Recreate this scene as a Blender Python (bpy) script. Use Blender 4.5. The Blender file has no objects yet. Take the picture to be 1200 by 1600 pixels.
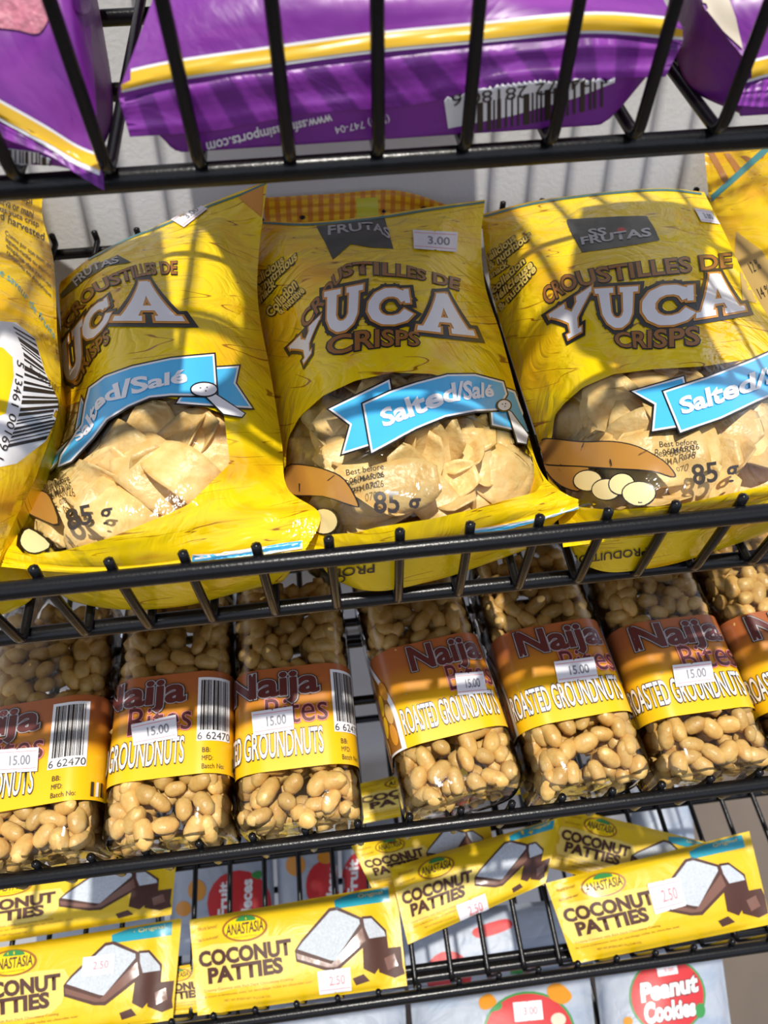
import bpy, bmesh, math, random
from mathutils import Vector, Matrix, Euler, noise
from mathutils.bvhtree import BVHTree
from mathutils.geometry import delaunay_2d_cdt
V = Vector
sc = bpy.context.scene
COL = sc.collection
# ---------------------------------------------------------------- camera, light, exposure (all lengths below in cm, origin on the yuca shelf's top rail)
CM = 0.01
ZUP = 1.06                                   # metres from the store floor to the yuca shelf's top rail
FPX = 1097.0
CAM = V((13.3888, -25.7914, 18.5072))
RX = V((0.99312603, -0.10675052, -0.04801056)); RY = V((-0.09840301, -0.53933522, -0.83632193)); RZ = V((0.06338402, 0.83529746, -0.54613241))
def W(v): return V((v[0]*CM, v[1]*CM, v[2]*CM+ZUP))
cd = bpy.data.cameras.new('camera'); cam = bpy.data.objects.new('camera', cd); COL.objects.link(cam)
cd.sensor_fit = 'VERTICAL'; cd.sensor_height = 24; cd.lens = 24*FPX/1600; cd.clip_start = 0.01
cd.dof.use_dof = True; cd.dof.focus_distance = .385; cd.dof.aperture_fstop = 6.5
m = Matrix((RX, -RY, -RZ)).transposed().to_4x4(); m.translation = W(CAM); cam.matrix_world = m
sc.camera = cam
sc.view_settings.view_transform = 'Standard'; sc.view_settings.look = 'None'; sc.view_settings.gamma = 1
sc.view_settings.use_curve_mapping = False; sc.view_settings.exposure = 0.0
sd = bpy.data.lights.new('sun', 'SUN'); sd.energy = 4.2; sd.angle = 0.026; sd.color = (1, .95, .86)
sun = bpy.data.objects.new('sun', sd); COL.objects.link(sun)
SUN = V((-0.0477, 0.362, -0.931)); sun.rotation_euler = SUN.to_track_quat('-Z', 'Y').to_euler(); sun.location = (0, -2, 4)
wd = bpy.data.worlds.new('shop'); sc.world = wd; wd.use_nodes = True
nt = wd.node_tree; bg = nt.nodes['Background']
tc = nt.nodes.new('ShaderNodeTexCoord'); sx = nt.nodes.new('ShaderNodeSeparateXYZ'); nt.links.new(tc.outputs['Generated'], sx.inputs[0])
cr = nt.nodes.new('ShaderNodeValToRGB'); e = cr.color_ramp.elements     # daylight from the shop front, dimmer ceiling and floor
e[0].position = 0; e[0].color = (.18, .17, .16, 1); e[1].position = 1; e[1].color = (.85, .87, .92, 1)
for p_, c_ in ((.42, (.28, .28, .29, 1)), (.56, (1.4, 1.55, 1.9, 1)), (.74, (1.25, 1.38, 1.7, 1)), (.80, (.75, .8, .95, 1))):
    q_ = e.new(p_); q_.color = c_
mp = nt.nodes.new('ShaderNodeMapRange'); mp.inputs[1].default_value = -1; mp.inputs[2].default_value = 1
nt.links.new(sx.outputs['Z'], mp.inputs[0]); nt.links.new(mp.outputs[0], cr.inputs[0]); nt.links.new(cr.outputs[0], bg.inputs[0]); bg.inputs[1].default_value = 0.68
sc.cycles.max_bounces = 6; sc.cycles.transparent_max_bounces = 16; sc.cycles.use_denoising = True
sc.cycles.caustics_reflective = False; sc.cycles.caustics_refractive = False
# ---------------------------------------------------------------- shelf frames and pixel rays
TH = 0.3939; CY, CZ = math.cos(TH), math.sin(TH)
SH = {'o': (2.36, 36.4, 1.1), 'p': (2.36, 15.42, 3.273), 'y': (2.33, -5.59, 0), 't': (2.38, -26.86, -6.56), 'f': (2.3, -48.98, 12.735), 'b': (-1.7, -72.0, 10.0)}
NF = V((0, -CZ, CY)); DF = V((0, CY, CZ))
def at(k, x, s, h): return V((x, SH[k][0]+CY*s-CZ*h, SH[k][1]+CZ*s+CY*h))
def hgt(k, p): return (p-at(k, 0, 0, 0)).dot(NF)
def ray(x, y): return RX*((x-600)/FPX)+RY*((y-800)/FPX)+RZ
def pt(k, x, y, h=None, s=None, Y=None):
    d = ray(x, y)
    if Y is not None: t = (Y-CAM.y)/d.y
    elif s is not None: t = DF.dot(at(k, 0, s, 0)-CAM)/DF.dot(d)
    else: t = NF.dot(at(k, 0, 0, h)-CAM)/NF.dot(d)
    return CAM+d*t
def crop(sc_, ox, oy): return lambda pts: [(ox+x/sc_, oy+y/sc_) for x, y in pts]
c3 = crop(2.388, 0, 270); c4 = crop(2.388, 380, 270); c5 = crop(2.352, 720, 220)
c6 = crop(2, 0, 860); c7 = crop(1.818, 540, 820); c8 = crop(1.875, 0, 1200); c9 = crop(1.875, 560, 1180); px = lambda p: p
# ---------------------------------------------------------------- materials
MATS = {}
def nodes(name):
    m = bpy.data.materials.new(name); m.use_nodes = True; t = m.node_tree
    return m, t, t.nodes['Principled BSDF'], lambda ty: t.nodes.new('ShaderNode'+ty), t.links.new
def mixc(new, link, a, b, fac):
    x = new('MixRGB'); link(fac, x.inputs[0])
    for i, c in ((1, a), (2, b)):
        if isinstance(c, tuple): x.inputs[i].default_value = (*c, 1)
        else: link(c, x.inputs[i])
    return x.outputs[0]
def ramp(new, link, src, a, b):
    r = new('MapRange'); r.inputs[1].default_value = a; r.inputs[2].default_value = b; link(src, r.inputs[0]); return r.outputs[0]
def tex(new, link, scale, vec=None, detail=2, sxy=None, dist=0):
    n = new('TexNoise'); n.inputs['Scale'].default_value = scale; n.inputs['Detail'].default_value = detail; n.inputs['Distortion'].default_value = dist
    if vec is not None:
        if sxy:
            mpn = new('Mapping'); mpn.inputs['Scale'].default_value = sxy; link(vec, mpn.inputs[0]); vec = mpn.outputs[0]
        link(vec, n.inputs['Vector'])
    return n.outputs[0]
def mat(name, col, rough=.4, var=.06, scale=60, bump=0, bscale=90, metal=0, spec=.5, coat=0):
    m, t, b, new, link = nodes(name); g = new('TexCoord').outputs['Object']
    n = tex(new, link, scale, g)
    link(mixc(new, link, tuple(c*(1-var) for c in col), tuple(min(1, c*(1+var)) for c in col), n), b.inputs['Base Color'])
    b.inputs['Roughness'].default_value = rough; b.inputs['Metallic'].default_value = metal; b.inputs['Specular IOR Level'].default_value = spec; b.inputs['Coat Weight'].default_value = coat
    if bump:
        bn = new('Bump'); bn.inputs['Strength'].default_value = bump; bn.inputs['Distance'].default_value = .004
        link(tex(new, link, bscale, g, 3), bn.inputs['Height']); link(bn.outputs[0], b.inputs['Normal'])
    MATS[name] = m; return m
def crease(t, b, new, link, strength=.35, sc1=22, g=None):
    g = new('TexCoord').outputs['Object'] if g is None else g
    n1 = tex(new, link, sc1, g, 4, dist=1.2)
    ab = new('Math'); ab.operation = 'SUBTRACT'; link(n1, ab.inputs[0]); ab.inputs[1].default_value = .5
    ab2 = new('Math'); ab2.operation = 'ABSOLUTE'; link(ab.outputs[0], ab2.inputs[0])
    bn = new('Bump'); bn.inputs['Strength'].default_value = strength; bn.inputs['Distance'].default_value = .01
    vo = new('TexVoronoi'); vo.feature = 'SMOOTH_F1'; vo.inputs['Scale'].default_value = sc1*1.7; vo.inputs['Smoothness'].default_value = .25; wn = new('VectorMath'); link(g, wn.inputs[0])
    ns = new('TexNoise'); ns.inputs['Scale'].default_value = sc1; link(g, ns.inputs['Vector']); sc_2 = new('VectorMath'); sc_2.operation = 'SCALE'; sc_2.inputs['Scale'].default_value = .03; link(ns.outputs['Color'], sc_2.inputs[0]); link(sc_2.outputs[0], wn.inputs[1]); link(wn.outputs[0], vo.inputs['Vector'])
    su = new('Math'); su.operation = 'MULTIPLY_ADD'; link(vo.outputs[0], su.inputs[0]); su.inputs[1].default_value = .35; link(ab2.outputs[0], su.inputs[2])
    link(su.outputs[0], bn.inputs['Height']); return bn.outputs[0]
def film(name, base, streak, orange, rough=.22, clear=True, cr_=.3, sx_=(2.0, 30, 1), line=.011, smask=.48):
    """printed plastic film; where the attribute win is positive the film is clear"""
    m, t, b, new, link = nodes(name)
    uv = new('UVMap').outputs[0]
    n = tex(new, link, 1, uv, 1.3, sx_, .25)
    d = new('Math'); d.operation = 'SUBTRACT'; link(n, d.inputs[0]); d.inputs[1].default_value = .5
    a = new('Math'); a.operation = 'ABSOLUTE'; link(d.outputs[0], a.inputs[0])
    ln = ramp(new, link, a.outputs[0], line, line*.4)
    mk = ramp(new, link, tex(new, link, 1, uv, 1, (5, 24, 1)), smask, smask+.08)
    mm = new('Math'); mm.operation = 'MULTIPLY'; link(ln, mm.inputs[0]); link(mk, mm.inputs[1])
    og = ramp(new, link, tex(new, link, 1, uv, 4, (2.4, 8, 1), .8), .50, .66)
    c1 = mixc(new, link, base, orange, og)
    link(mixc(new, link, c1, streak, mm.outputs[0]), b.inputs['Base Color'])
    b.inputs['Roughness'].default_value = rough
    nm = crease(t, b, new, link, cr_); link(nm, b.inputs['Normal'])
    if clear:
        at_ = new('Attribute'); at_.attribute_name = 'win'
        fac = ramp(new, link, at_.outputs['Fac'], -.6, .6)
        tr = new('BsdfTransparent'); tr.inputs[0].default_value = (.96, .95, .92, 1)
        gl = new('BsdfGlossy'); gl.inputs['Roughness'].default_value = .12; gl.inputs[0].default_value = (1, 1, 1, 1); link(nm, gl.inputs['Normal'])
        fr = new('Fresnel'); fr.inputs[0].default_value = 1.35; link(nm, fr.inputs['Normal'])
        mx = new('MixShader'); link(fr.outputs[0], mx.inputs[0]); link(tr.outputs[0], mx.inputs[1]); link(gl.outputs[0], mx.inputs[2])
        mo = new('MixShader'); link(fac, mo.inputs[0]); link(b.outputs[0], mo.inputs[1]); link(mx.outputs[0], mo.inputs[2])
        link(mo.outputs[0], t.nodes['Material Output'].inputs[0])
    MATS[name] = m; return m
def clearmat(name, ior, tint, rough, cr_, sc1):
    m, t, b, new, link = nodes(name)
    nm = crease(t, b, new, link, cr_, sc1)
    tr = new('BsdfTransparent'); tr.inputs[0].default_value = (*tint, 1)
    gl = new('BsdfGlossy'); gl.inputs['Roughness'].default_value = rough; gl.inputs[0].default_value = (1, 1, 1, 1); link(nm, gl.inputs['Normal'])
    fr = new('Fresnel'); fr.inputs[0].default_value = ior; link(nm, fr.inputs['Normal'])
    mx = new('MixShader'); link(fr.outputs[0], mx.inputs[0]); link(tr.outputs[0], mx.inputs[1]); link(gl.outputs[0], mx.inputs[2])
    link(mx.outputs[0], t.nodes['Material Output'].inputs[0]); MATS[name] = m; return m
YEL = (.86, .60, .006)
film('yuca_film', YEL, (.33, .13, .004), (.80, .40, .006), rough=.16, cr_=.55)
film('yuca_back', YEL, (.40, .17, .004), (.78, .42, .006), clear=False)
film('purple_film', (.19, .022, .28), (.19, .022, .28), (.25, .035, .33), .36, False, .2)
film('bar_film', (.72, .47, .006), (.72, .47, .006), (.74, .51, .015), .38, False, .2)
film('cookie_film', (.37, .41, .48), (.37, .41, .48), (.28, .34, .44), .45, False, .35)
clearmat('bottle_plastic', 1.38, (.97, .96, .95), .08, .05, 30)
for n_, c_, r_ in (('white', (.80, .79, .80), .3), ('black', (.012, .011, .012), .3), ('ink', (.03, .02, .015), .35), ('orange', (.62, .25, .02), .3), ('brown', (.30, .115, .018), .3),
                   ('blue', (.07, .46, .80), .25), ('skyline', (.10, .42, .62), .3), ('potato', (.42, .20, .04), .3), ('slice', (.86, .70, .34), .3), ('badge', (.022, .026, .028), .3), ('yellow', YEL, .25),
                   ('red', (.52, .025, .03), .45), ('pink', (.75, .25, .28), .5), ('green', (.04, .24, .06), .4), ('teal', (.02, .30, .40), .3), ('choc', (.075, .03, .022), .25), ('chocside', (.20, .10, .075), .2),
                   ('coco', (.74, .78, .82), .6), ('maroon', (.105, .022, .02), .35), ('tealine', (.04, .17, .18), .3), ('grey', (.42, .41, .42), .3), ('ash', (.22, .22, .25), .5), ('tan', (.50, .33, .10), .35), ('halo', (.80, .60, .14), .3), ('goldbar', (.78, .47, .02), .3),
                   ('deep', (.13, .015, .20), .25), ('meat', (.5, .13, .22), .5), ('sticker', (.80, .78, .82), .55), ('nut', (.62, .36, .10), .4), ('lime', (.62, .62, .05), .3), ('beige', (.62, .54, .42), .4)):
    mat(n_, c_, r_, var=.05, bump=.12 if n_ != 'sticker' else 0, bscale=40)
for n_, c_ in (('choc', (.075, .03, .022)), ('halo', (.80, .60, .14))): mat(n_, c_, .5, bump=.08, bscale=40, spec=.3)
mat('coco', (.50, .54, .59), .7, var=.28, scale=600)
mat('meat', (.50, .16, .22), .5, var=.6, scale=350, bump=.3, bscale=300)
mat('powder_coat', (.005, .005, .006), .27, var=.2, scale=200, bump=.05, bscale=700, spec=.3)
mat('wall_paint', (.60, .60, .605), .8, var=.03, scale=30, bump=.09, bscale=300)
mat('floor_boards', (.12, .092, .07), .5, var=.3, scale=9)
def checks(name, a, b_, c_, sxy):
    m, t, b, new, link = nodes(name); uv = new('UVMap').outputs[0]
    s = new('SeparateXYZ'); link(uv, s.inputs[0])
    def band(o, f, th):
        x = new('Math'); x.operation = 'MULTIPLY'; link(s.outputs[o], x.inputs[0]); x.inputs[1].default_value = f
        w = new('Math'); w.operation = 'SINE'; link(x.outputs[0], w.inputs[0]); return ramp(new, link, w.outputs[0], th-.25, th+.25)
    c1 = mixc(new, link, a, b_, band(0, sxy[0], .1)); fy = band(1, sxy[1], .3)
    hf = new('Math'); hf.operation = 'MULTIPLY'; link(fy, hf.inputs[0]); hf.inputs[1].default_value = .55
    link(mixc(new, link, c1, c_, hf.outputs[0]), b.inputs['Base Color']); b.inputs['Roughness'].default_value = .38
    link(crease(t, b, new, link, .25), b.inputs['Normal']); MATS[name] = m
checks('madras', (.82, .50, .01), (.62, .22, .01), (.50, .16, .01), (120, 60))
checks('crimp_purple', (.12, .012, .19), (.24, .03, .34), (.08, .008, .13), (75, 0))
def nutmat(name, a, b_):
    m, t, b, new, link = nodes(name); g = new('TexCoord').outputs['Object']; oi = new('ObjectInfo').outputs['Random']
    n = tex(new, link, 140, g, 3)
    c1 = mixc(new, link, a, b_, ramp(new, link, n, .35, .7))
    hs = new('HueSaturation'); link(c1, hs.inputs['Color']); link(ramp(new, link, oi, -.9, 1.4), hs.inputs['Value'])
    r_ = new('MapRange'); r_.inputs[3].default_value = .78; r_.inputs[4].default_value = 1.12; link(oi, r_.inputs[0]); link(r_.outputs[0], hs.inputs['Value'])
    link(hs.outputs[0], b.inputs['Base Color']); b.inputs['Roughness'].default_value = .38
    b.inputs['Subsurface Weight'].default_value = .15; b.inputs['Subsurface Radius'].default_value = (.004, .002, .001)
    bn = new('Bump'); bn.inputs['Strength'].default_value = .25; bn.inputs['Distance'].default_value = .003; link(tex(new, link, 260, g, 2), bn.inputs['Height']); link(bn.outputs[0], b.inputs['Normal'])
    MATS[name] = m
nutmat('peanut', (.78, .53, .18), (.62, .34, .085))
nutmat('crisp', (.91, .68, .30), (.80, .50, .16))
def labelmat():
    m, t, b, new, link = nodes('label_print'); uv = new('UVMap').outputs[0]; s = new('SeparateXYZ'); link(uv, s.inputs[0])
    r = new('ValToRGB'); link(s.outputs[1], r.inputs[0]); e = r.color_ramp.elements
    e[0].position = 0; e[0].color = (.86, .50, .008, 1); e[1].position = 1; e[1].color = (.36, .10, .03, 1)
    for p_, c_ in ((.40, (.86, .46, .008, 1)), (.50, (.60, .26, .012, 1)), (.70, (.46, .16, .022, 1)), (.80, (.38, .11, .03, 1))): e.new(p_).color = c_
    link(r.outputs[0], b.inputs['Base Color']); b.inputs['Roughness'].default_value = .28; MATS['label_print'] = m
labelmat()
# ---------------------------------------------------------------- mesh builder
class MB:
    def __init__(s): s.v = []; s.f = []; s.m = []; s.uv = {}; s.win = {}; s.names = []
    def mi(s, name):
        if name not in s.names: s.names.append(name)
        return s.names.index(name)
    def add(s, verts, faces, mt, uv=None, win=None):
        o = len(s.v); s.v += [V(x) for x in verts]; k = s.mi(mt)
        for f in faces: s.f.append([i+o for i in f]); s.m.append(k)
        if uv:
            for i, x in enumerate(uv): s.uv[o+i] = x
        if win:
            for i, x in enumerate(win): s.win[o+i] = x
        return o
    def mesh(s, name, origin):
        me = bpy.data.meshes.new(name); wo = W(origin)
        me.from_pydata([W(x)-wo for x in s.v], [], s.f)
        for n in s.names: me.materials.append(MATS[n])
        me.polygons.foreach_set('material_index', s.m); me.polygons.foreach_set('use_smooth', [True]*len(s.f))
        if s.uv:
            u = me.uv_layers.new(name='UVMap')
            for l in me.loops: u.data[l.index].uv = s.uv.get(l.vertex_index, (0, 0))
        if s.win:
            a = me.attributes.new('win', 'FLOAT', 'POINT')
            a.data.foreach_set('value', [s.win.get(i, -9.0) for i in range(len(s.v))])
        me.update(); return me
    def build(s, name, origin=V((0, 0, 0)), parent=None, sharp=None):
        o = bpy.data.objects.new(name, s.mesh(name, origin)); COL.objects.link(o)
        if parent: o.parent = parent
        else: o.location = W(origin)
        if sharp: 
            try: o.data.set_sharp_from_angle(angle=sharp)
            except Exception: pass
        return o
def thing(name, label, cat, loc, group=None):
    o = bpy.data.objects.new(name, None); COL.objects.link(o); o.location = W(loc); o.empty_display_size = .02
    return tag(o, label, cat, group)
def tag(o, label, cat, group=None, kind=None):
    o['label'] = label; o['category'] = cat
    if group: o['group'] = group
    if kind: o['kind'] = kind
    return o
def struct(o): o['kind'] = 'structure'; return o
def tube(mb, path, r, mt='powder_coat', n=10, caps=True):
    path = [V(p) for p in path]; rings = []
    t0 = (path[1]-path[0]).normalized(); a = t0.orthogonal().normalized()
    for i, p in enumerate(path):
        t = ((path[min(i+1, len(path)-1)]-p).normalized()+(p-path[max(i-1, 0)]).normalized()).normalized()
        a = (a-t*a.dot(t)).normalized(); b = t.cross(a)
        rings.append([p+(a*math.cos(2*math.pi*j/n)+b*math.sin(2*math.pi*j/n))*r for j in range(n)])
    vs = [v for rg in rings for v in rg]; fs = []
    for i in range(len(path)-1):
        for j in range(n): fs.append((i*n+j, i*n+(j+1) % n, (i+1)*n+(j+1) % n, (i+1)*n+j))
    if caps:
        for i, sg in ((0, -1), (len(path)-1, 1)):
            t = (path[i]-path[i-sg]).normalized(); vs.append(path[i]+t*r*.55); c = len(vs)-1
            for j in range(n): fs.append((c, i*n+(j+1) % n, i*n+j) if sg < 0 else (c, i*n+j, i*n+(j+1) % n))
    mb.add(vs, fs, mt)
# ---------------------------------------------------------------- flat shapes, text and how they are printed on a surface
TX = bpy.data.curves.new('t', 'FONT'); TXO = bpy.data.objects.new('t', TX); COL.objects.link(TXO); TC = {}
def text2d(s, off=0, res=3):
    k = (s, off)
    if k not in TC:
        TX.body = s; TX.offset = off; TX.resolution_u = res; TX.fill_mode = 'FRONT'
        dg = bpy.context.evaluated_depsgraph_get(); dg.update(); ob = TXO.evaluated_get(dg); me = ob.to_mesh()
        TC[k] = ([(v.co.x, v.co.y) for v in me.vertices], [tuple(p.vertices) for p in me.polygons]); ob.to_mesh_clear()
    return TC[k]
def bbox(vs): return min(v[0] for v in vs), max(v[0] for v in vs), min(v[1] for v in vs), max(v[1] for v in vs)
def refine(vs, fs, size, L):
    """split triangles until no edge is longer than L, measured after size(x, y) -> 2D"""
    bm = bmesh.new(); bv = [bm.verts.new((x, y, 0)) for x, y in vs]
    for f in fs:
        try: bm.faces.new([bv[i] for i in f])
        except ValueError: pass
    bmesh.ops.triangulate(bm, faces=bm.faces[:])
    for _ in range(5):
        le = [ed for ed in bm.edges if (V(size(*ed.verts[0].co.xy))-V(size(*ed.verts[1].co.xy))).length > L]
        if not le: break
        bmesh.ops.subdivide_edges(bm, edges=le, cuts=1); bmesh.ops.triangulate(bm, faces=bm.faces[:])
    bm.verts.index_update(); r = [tuple(v.co.xy) for v in bm.verts], [tuple(v.index for v in f.verts) for f in bm.faces]; bm.free(); return r
def cat(P, u):
    n = len(P)-1; x = min(max(u, -.2), 1.2)*n; i = min(max(int(math.floor(x)), 0), n-1); t = x-i
    p1, p2 = V(P[i]), V(P[i+1])
    if n == 1 or t < 0 or t > 1: return p1+(p2-p1)*t
    p0 = V(P[i-1]) if i else p1*2-p2; p3 = V(P[i+2]) if i+2 <= n else p2*2-p1
    return .5*((2*p1)+(p2-p0)*t+(2*p0-5*p1+4*p2-p3)*t*t+(3*p1-p0-3*p2+p3)*t**3)
def warp(top, bot): return lambda u, v: cat(bot, u).lerp(cat(top, u), v)
def quad(tl, tr, br, bl): return warp([tl, tr], [bl, br])
class Paint:
    """prints flat shapes on a surface: to3(x, y, off) gives the point on it"""
    def __init__(s, mb, to3, L=9): s.mb = mb; s.to3 = to3; s.L = L
    def put(s, vs, fs, fn, mt, off):
        vs, fs = refine(vs, fs, fn, s.L)
        P = [s.to3(*fn(*v), off) for v in vs]; ok = [f for f in fs if all(P[i] is not None for i in f)]
        used = sorted({i for f in ok for i in f}); mp_ = {j: i for i, j in enumerate(used)}
        s.mb.add([P[i] for i in used], [[mp_[i] for i in f] for f in ok], mt)
    def poly(s, pts, mt, off=.03, fn=lambda x, y: (x, y)):
        n = len(pts); r = delaunay_2d_cdt([V(p) for p in pts], [(i, (i+1) % n) for i in range(n)], [], 1, 1e-4)
        s.put([tuple(v) for v in r[0]], [tuple(f) for f in r[2]], fn, mt, off)
    def spoly(s, pts, mt, off=.03, n=4, **k):
        s.poly(smooth(pts, n), mt, off, **k)
    def text(s, t, fn, mt, off=.06, bold=0, line=None, lw=.05, line2=None, lw2=.03, o0=0.):
        v0, _ = text2d(t, o0); x0, x1, y0, y1 = bbox(v0)
        for m_, b_, dz in ((line, bold+lw+(lw2 if line2 else 0), -.02), (line2, bold+lw2, -.01), (mt, bold, 0)):
            if m_ is None: continue
            vs, fs = text2d(t, b_)
            s.put([((x-x0)/(x1-x0), (y-y0)/(y1-y0)) for x, y in vs], fs, fn, m_, off+dz)
    def bars(s, fn, n, seed, off=.05, mt='ink', v0=0., v1=1.):
        rnd = random.Random(seed); u = 0.; un = []
        while u < 1:
            w = rnd.choice((1, 1, 2, 3))/n; g = rnd.choice((1, 1, 2, 2))/n
            if u+w > 1: break
            s.put([(u, v0), (u+w, v0), (u+w, v1), (u, v1)], [(0, 1, 2, 3)], fn, mt, off); u += w+g
    def strokes(s, lines, w, fn, layers):
        """letters from straight strokes; layers = [(material, extra width, off)]"""
        for mt, ex, off in layers:
            for ln in lines:
                ww = w if len(ln) < 3 or not isinstance(ln[-1], float) else ln[-1]; P = [V(p) for p in ln if not isinstance(p, float)]
                for a, b in zip(P, P[1:]):
                    d = (b-a).normalized(); n = V((-d.y, d.x))*(ww/2+ex); a2, b2 = a-d*(ex+.005), b+d*(ex+.005)
                    if a is not P[0]: s.put(ell(a.x, a.y, ww/2+ex, ww/2+ex, 14), [tuple(range(14))], fn, mt, off+random.random()*.002)
                    s.put([tuple(a2+n), tuple(a2-n), tuple(b2-n), tuple(b2+n)], [(0, 1, 2, 3)], fn, mt, off+random.random()*.002)
def smooth(pts, n=4):
    out = []; N = len(pts)
    for i in range(N):
        p0, p1, p2, p3 = (V(pts[(i+j) % N]) for j in (-1, 0, 1, 2))
        for q in range(n):
            t = q/n; out.append(tuple(.5*((2*p1)+(p2-p0)*t+(2*p0-5*p1+4*p2-p3)*t*t+(3*p1-p0-3*p2+p3)*t**3)))
    return out
def ell(cx, cy, rx, ry, n=20, rot=0):
    c, s = math.cos(rot), math.sin(rot)
    return [(cx+rx*math.cos(a)*c-ry*math.sin(a)*s, cy+rx*math.cos(a)*s+ry*math.sin(a)*c) for a in [2*math.pi*i/n for i in range(n)]]
def grow(pts, d):
    c = V((sum(p[0] for p in pts)/len(pts), sum(p[1] for p in pts)/len(pts))); n = len(pts); out = []
    ar = sum(pts[i][0]*pts[(i+1) % n][1]-pts[(i+1) % n][0]*pts[i][1] for i in range(n)); sg = 1 if ar > 0 else -1
    for i in range(n):
        a, b, c_ = V(pts[i-1]), V(pts[i]), V(pts[(i+1) % n]); e1 = (b-a).normalized(); e2 = (c_-b).normalized()
        nn = V((e1.y, -e1.x))+V((e2.y, -e2.x))
        if nn.length < 1e-3: nn = V((e1.y, -e1.x))
        nn.normalize(); k = max(.5, nn.dot(V((e1.y, -e1.x)))); out.append(tuple(b+nn*sg*d/k))
    return out
def inpoly(x, y, P):
    r = False; n = len(P)
    for i in range(n):
        (xa, ya), (xb, yb) = P[i], P[i-1]
        if (ya > y) != (yb > y) and x < (xb-xa)*(y-ya)/(yb-ya)+xa: r = not r
    return r
def sdist(x, y, P):
    d = 1e9; n = len(P); q = V((x, y))
    for i in range(n):
        a, b = V(P[i-1]), V(P[i]); ab = b-a; t = max(0, min(1, (q-a).dot(ab)/max(ab.length_squared, 1e-9))); d = min(d, (q-a-ab*t).length)
    return d if inpoly(x, y, P) else -d
def topx(p):
    q = p-CAM; z = q.dot(RZ); return 600+FPX*q.dot(RX)/z, 800+FPX*q.dot(RY)/z
# ---------------------------------------------------------------- soft packs: a front sheet through control points, a back sheet lying on the shelf
def sheet(rows, nu, nv):
    g = []
    for j in range(nv+1):
        v = j/nv; col = [cat([r[i] for r in rows], v) for i in range(len(rows[0]))]
        g.append([cat(col, i/nu) for i in range(nu+1)])
    return g
def sm(x): x = max(0, min(1, x)); return x*x*(3-2*x)
class Pack:
    def __init__(s, k, rows, hb=.3, nu=60, nv=90, wr=.12, seed=0, crimp=None, eu=.14, ev=.10, win=None, fm='yuca_film', bm_='yuca_back', fmat=None, split=None, hbt=0):
        hb0 = hb; s.parts = {}; s.k = k; s.mb = MB(); g = sheet(rows, nu, nv); fr = []; bk = []; uv = []
        for j in range(nv+1):
            for i in range(nu+1):
                u, v = i/nu, j/nv; p = g[j][i]; e = sm(min(u, 1-u)/eu)*sm(v/ev)*sm((1-v)/ev)
                w = noise.fractal(V((u*5+seed*7, v*8, seed)), 1, 2, 3)*wr*(.3+.7*e)
                w += (abs(noise.noise(V((u*14+seed, v*4, 3+seed))))-.2)*wr*1.6*sm((.32-min(v, 1-v))/.3)*e
                w += wr*3.2*(abs(noise.noise(V((u*3.3+v*2+seed, v*9-u*3, 8+seed))))-.22)*sm((v-.58)/.25)*e
                if crimp:
                    for v0, v1, n, amp in crimp:
                        if v0 <= v <= v1: w += amp*math.sin((v-v0)/(v1-v0)*n*2*math.pi)
                q = p+NF*w; fr.append(q); h = hgt(k, p); hb = hb0+hbt*sm((v-.35)/.5); bk.append(p-NF*max(0, (h-hb))*e if h > hb else p); uv.append((u, v))
        fs = [(j*(nu+1)+i, j*(nu+1)+i+1, (j+1)*(nu+1)+i+1, (j+1)*(nu+1)+i) for j in range(nv) for i in range(nu)]
        s.front, s.back = BVHTree.FromPolygons(fr, fs), BVHTree.FromPolygons(bk, fs)
        wn = [sdist(*topx(p), win) for p in fr] if win else None
        if split:
            keep = []
            for i_, f in enumerate(fs):
                nm = split((i_ % nu+.5)/nu, (i_//nu+.5)/nv)
                if nm: s.parts.setdefault(nm, []).append(f)
                else: keep.append(f)
            for nm, ff in s.parts.items():
                us = sorted({i for f in ff for i in f}); ix = {j: i for i, j in enumerate(us)}; b_ = MB()
                b_.add([fr[i] for i in us], [[ix[i] for i in f] for f in ff], fmat(0) if fmat else fm, [uv[i] for i in us], [-9.]*len(us) if wn else None); s.parts[nm] = b_
        else: keep = fs
        if fmat:
            o0 = s.mb.add(fr, [], fm, uv, wn)
            for f in keep: s.mb.f.append([q+o0 for q in f]); s.mb.m.append(s.mb.mi(fmat((f[0]//(nu+1)+.5)/nv)))
        else: s.mb.add(fr, keep, fm, uv, wn)
        s.mb.add(bk, [f[::-1] for f in fs], bm_, uv)
        s.fv, s.nu, s.nv, s.win = fr, nu, nv, win
        lo = min(range(len(bk)), key=lambda i: hgt(k, bk[i])); s.base = bk[(nu//2)+(nu+1)*(nv//8)].copy()
    def done(s, name, root):
        s.mb.build(name, s.base, root)
        for nm, b_ in s.parts.items(): b_.build(nm[:-1] if nm[-1].isdigit() else nm, s.base, root)
    def to3(s, bvh=None):
        bvh = bvh or s.front
        def f(x, y, off):
            d = ray(x, y).normalized(); l, n, i, t = bvh.ray_cast(CAM, d)
            if l is None: return None
            if n.dot(d) > 0: n = -n
            return l+n*off
        return f
def price(root, pk_to3, q, txt, base, name='price_sticker', faint=False, off=.10):
    mb = MB(); pa = Paint(mb, pk_to3, 8); f = quad(*q)
    pa.poly([(0, 0), (.47, 0), (.5, .06), (.53, 0), (1, 0), (1, 1), (.53, 1), (.5, .94), (.47, 1), (0, 1)], 'sticker', off, f)
    for y in (.14, .86): pa.poly([(.03, y-.015), (.97, y-.015), (.97, y+.015), (.03, y+.015)], 'pink', off+.01, f)
    pa.text(txt, lambda u, v: f(.34+u*.48, .30+v*.40), 'pink' if faint else 'ash', off+.012, bold=.02)
    o = mb.build(name, base, root); o['label'] = 'white price sticker'
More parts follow.
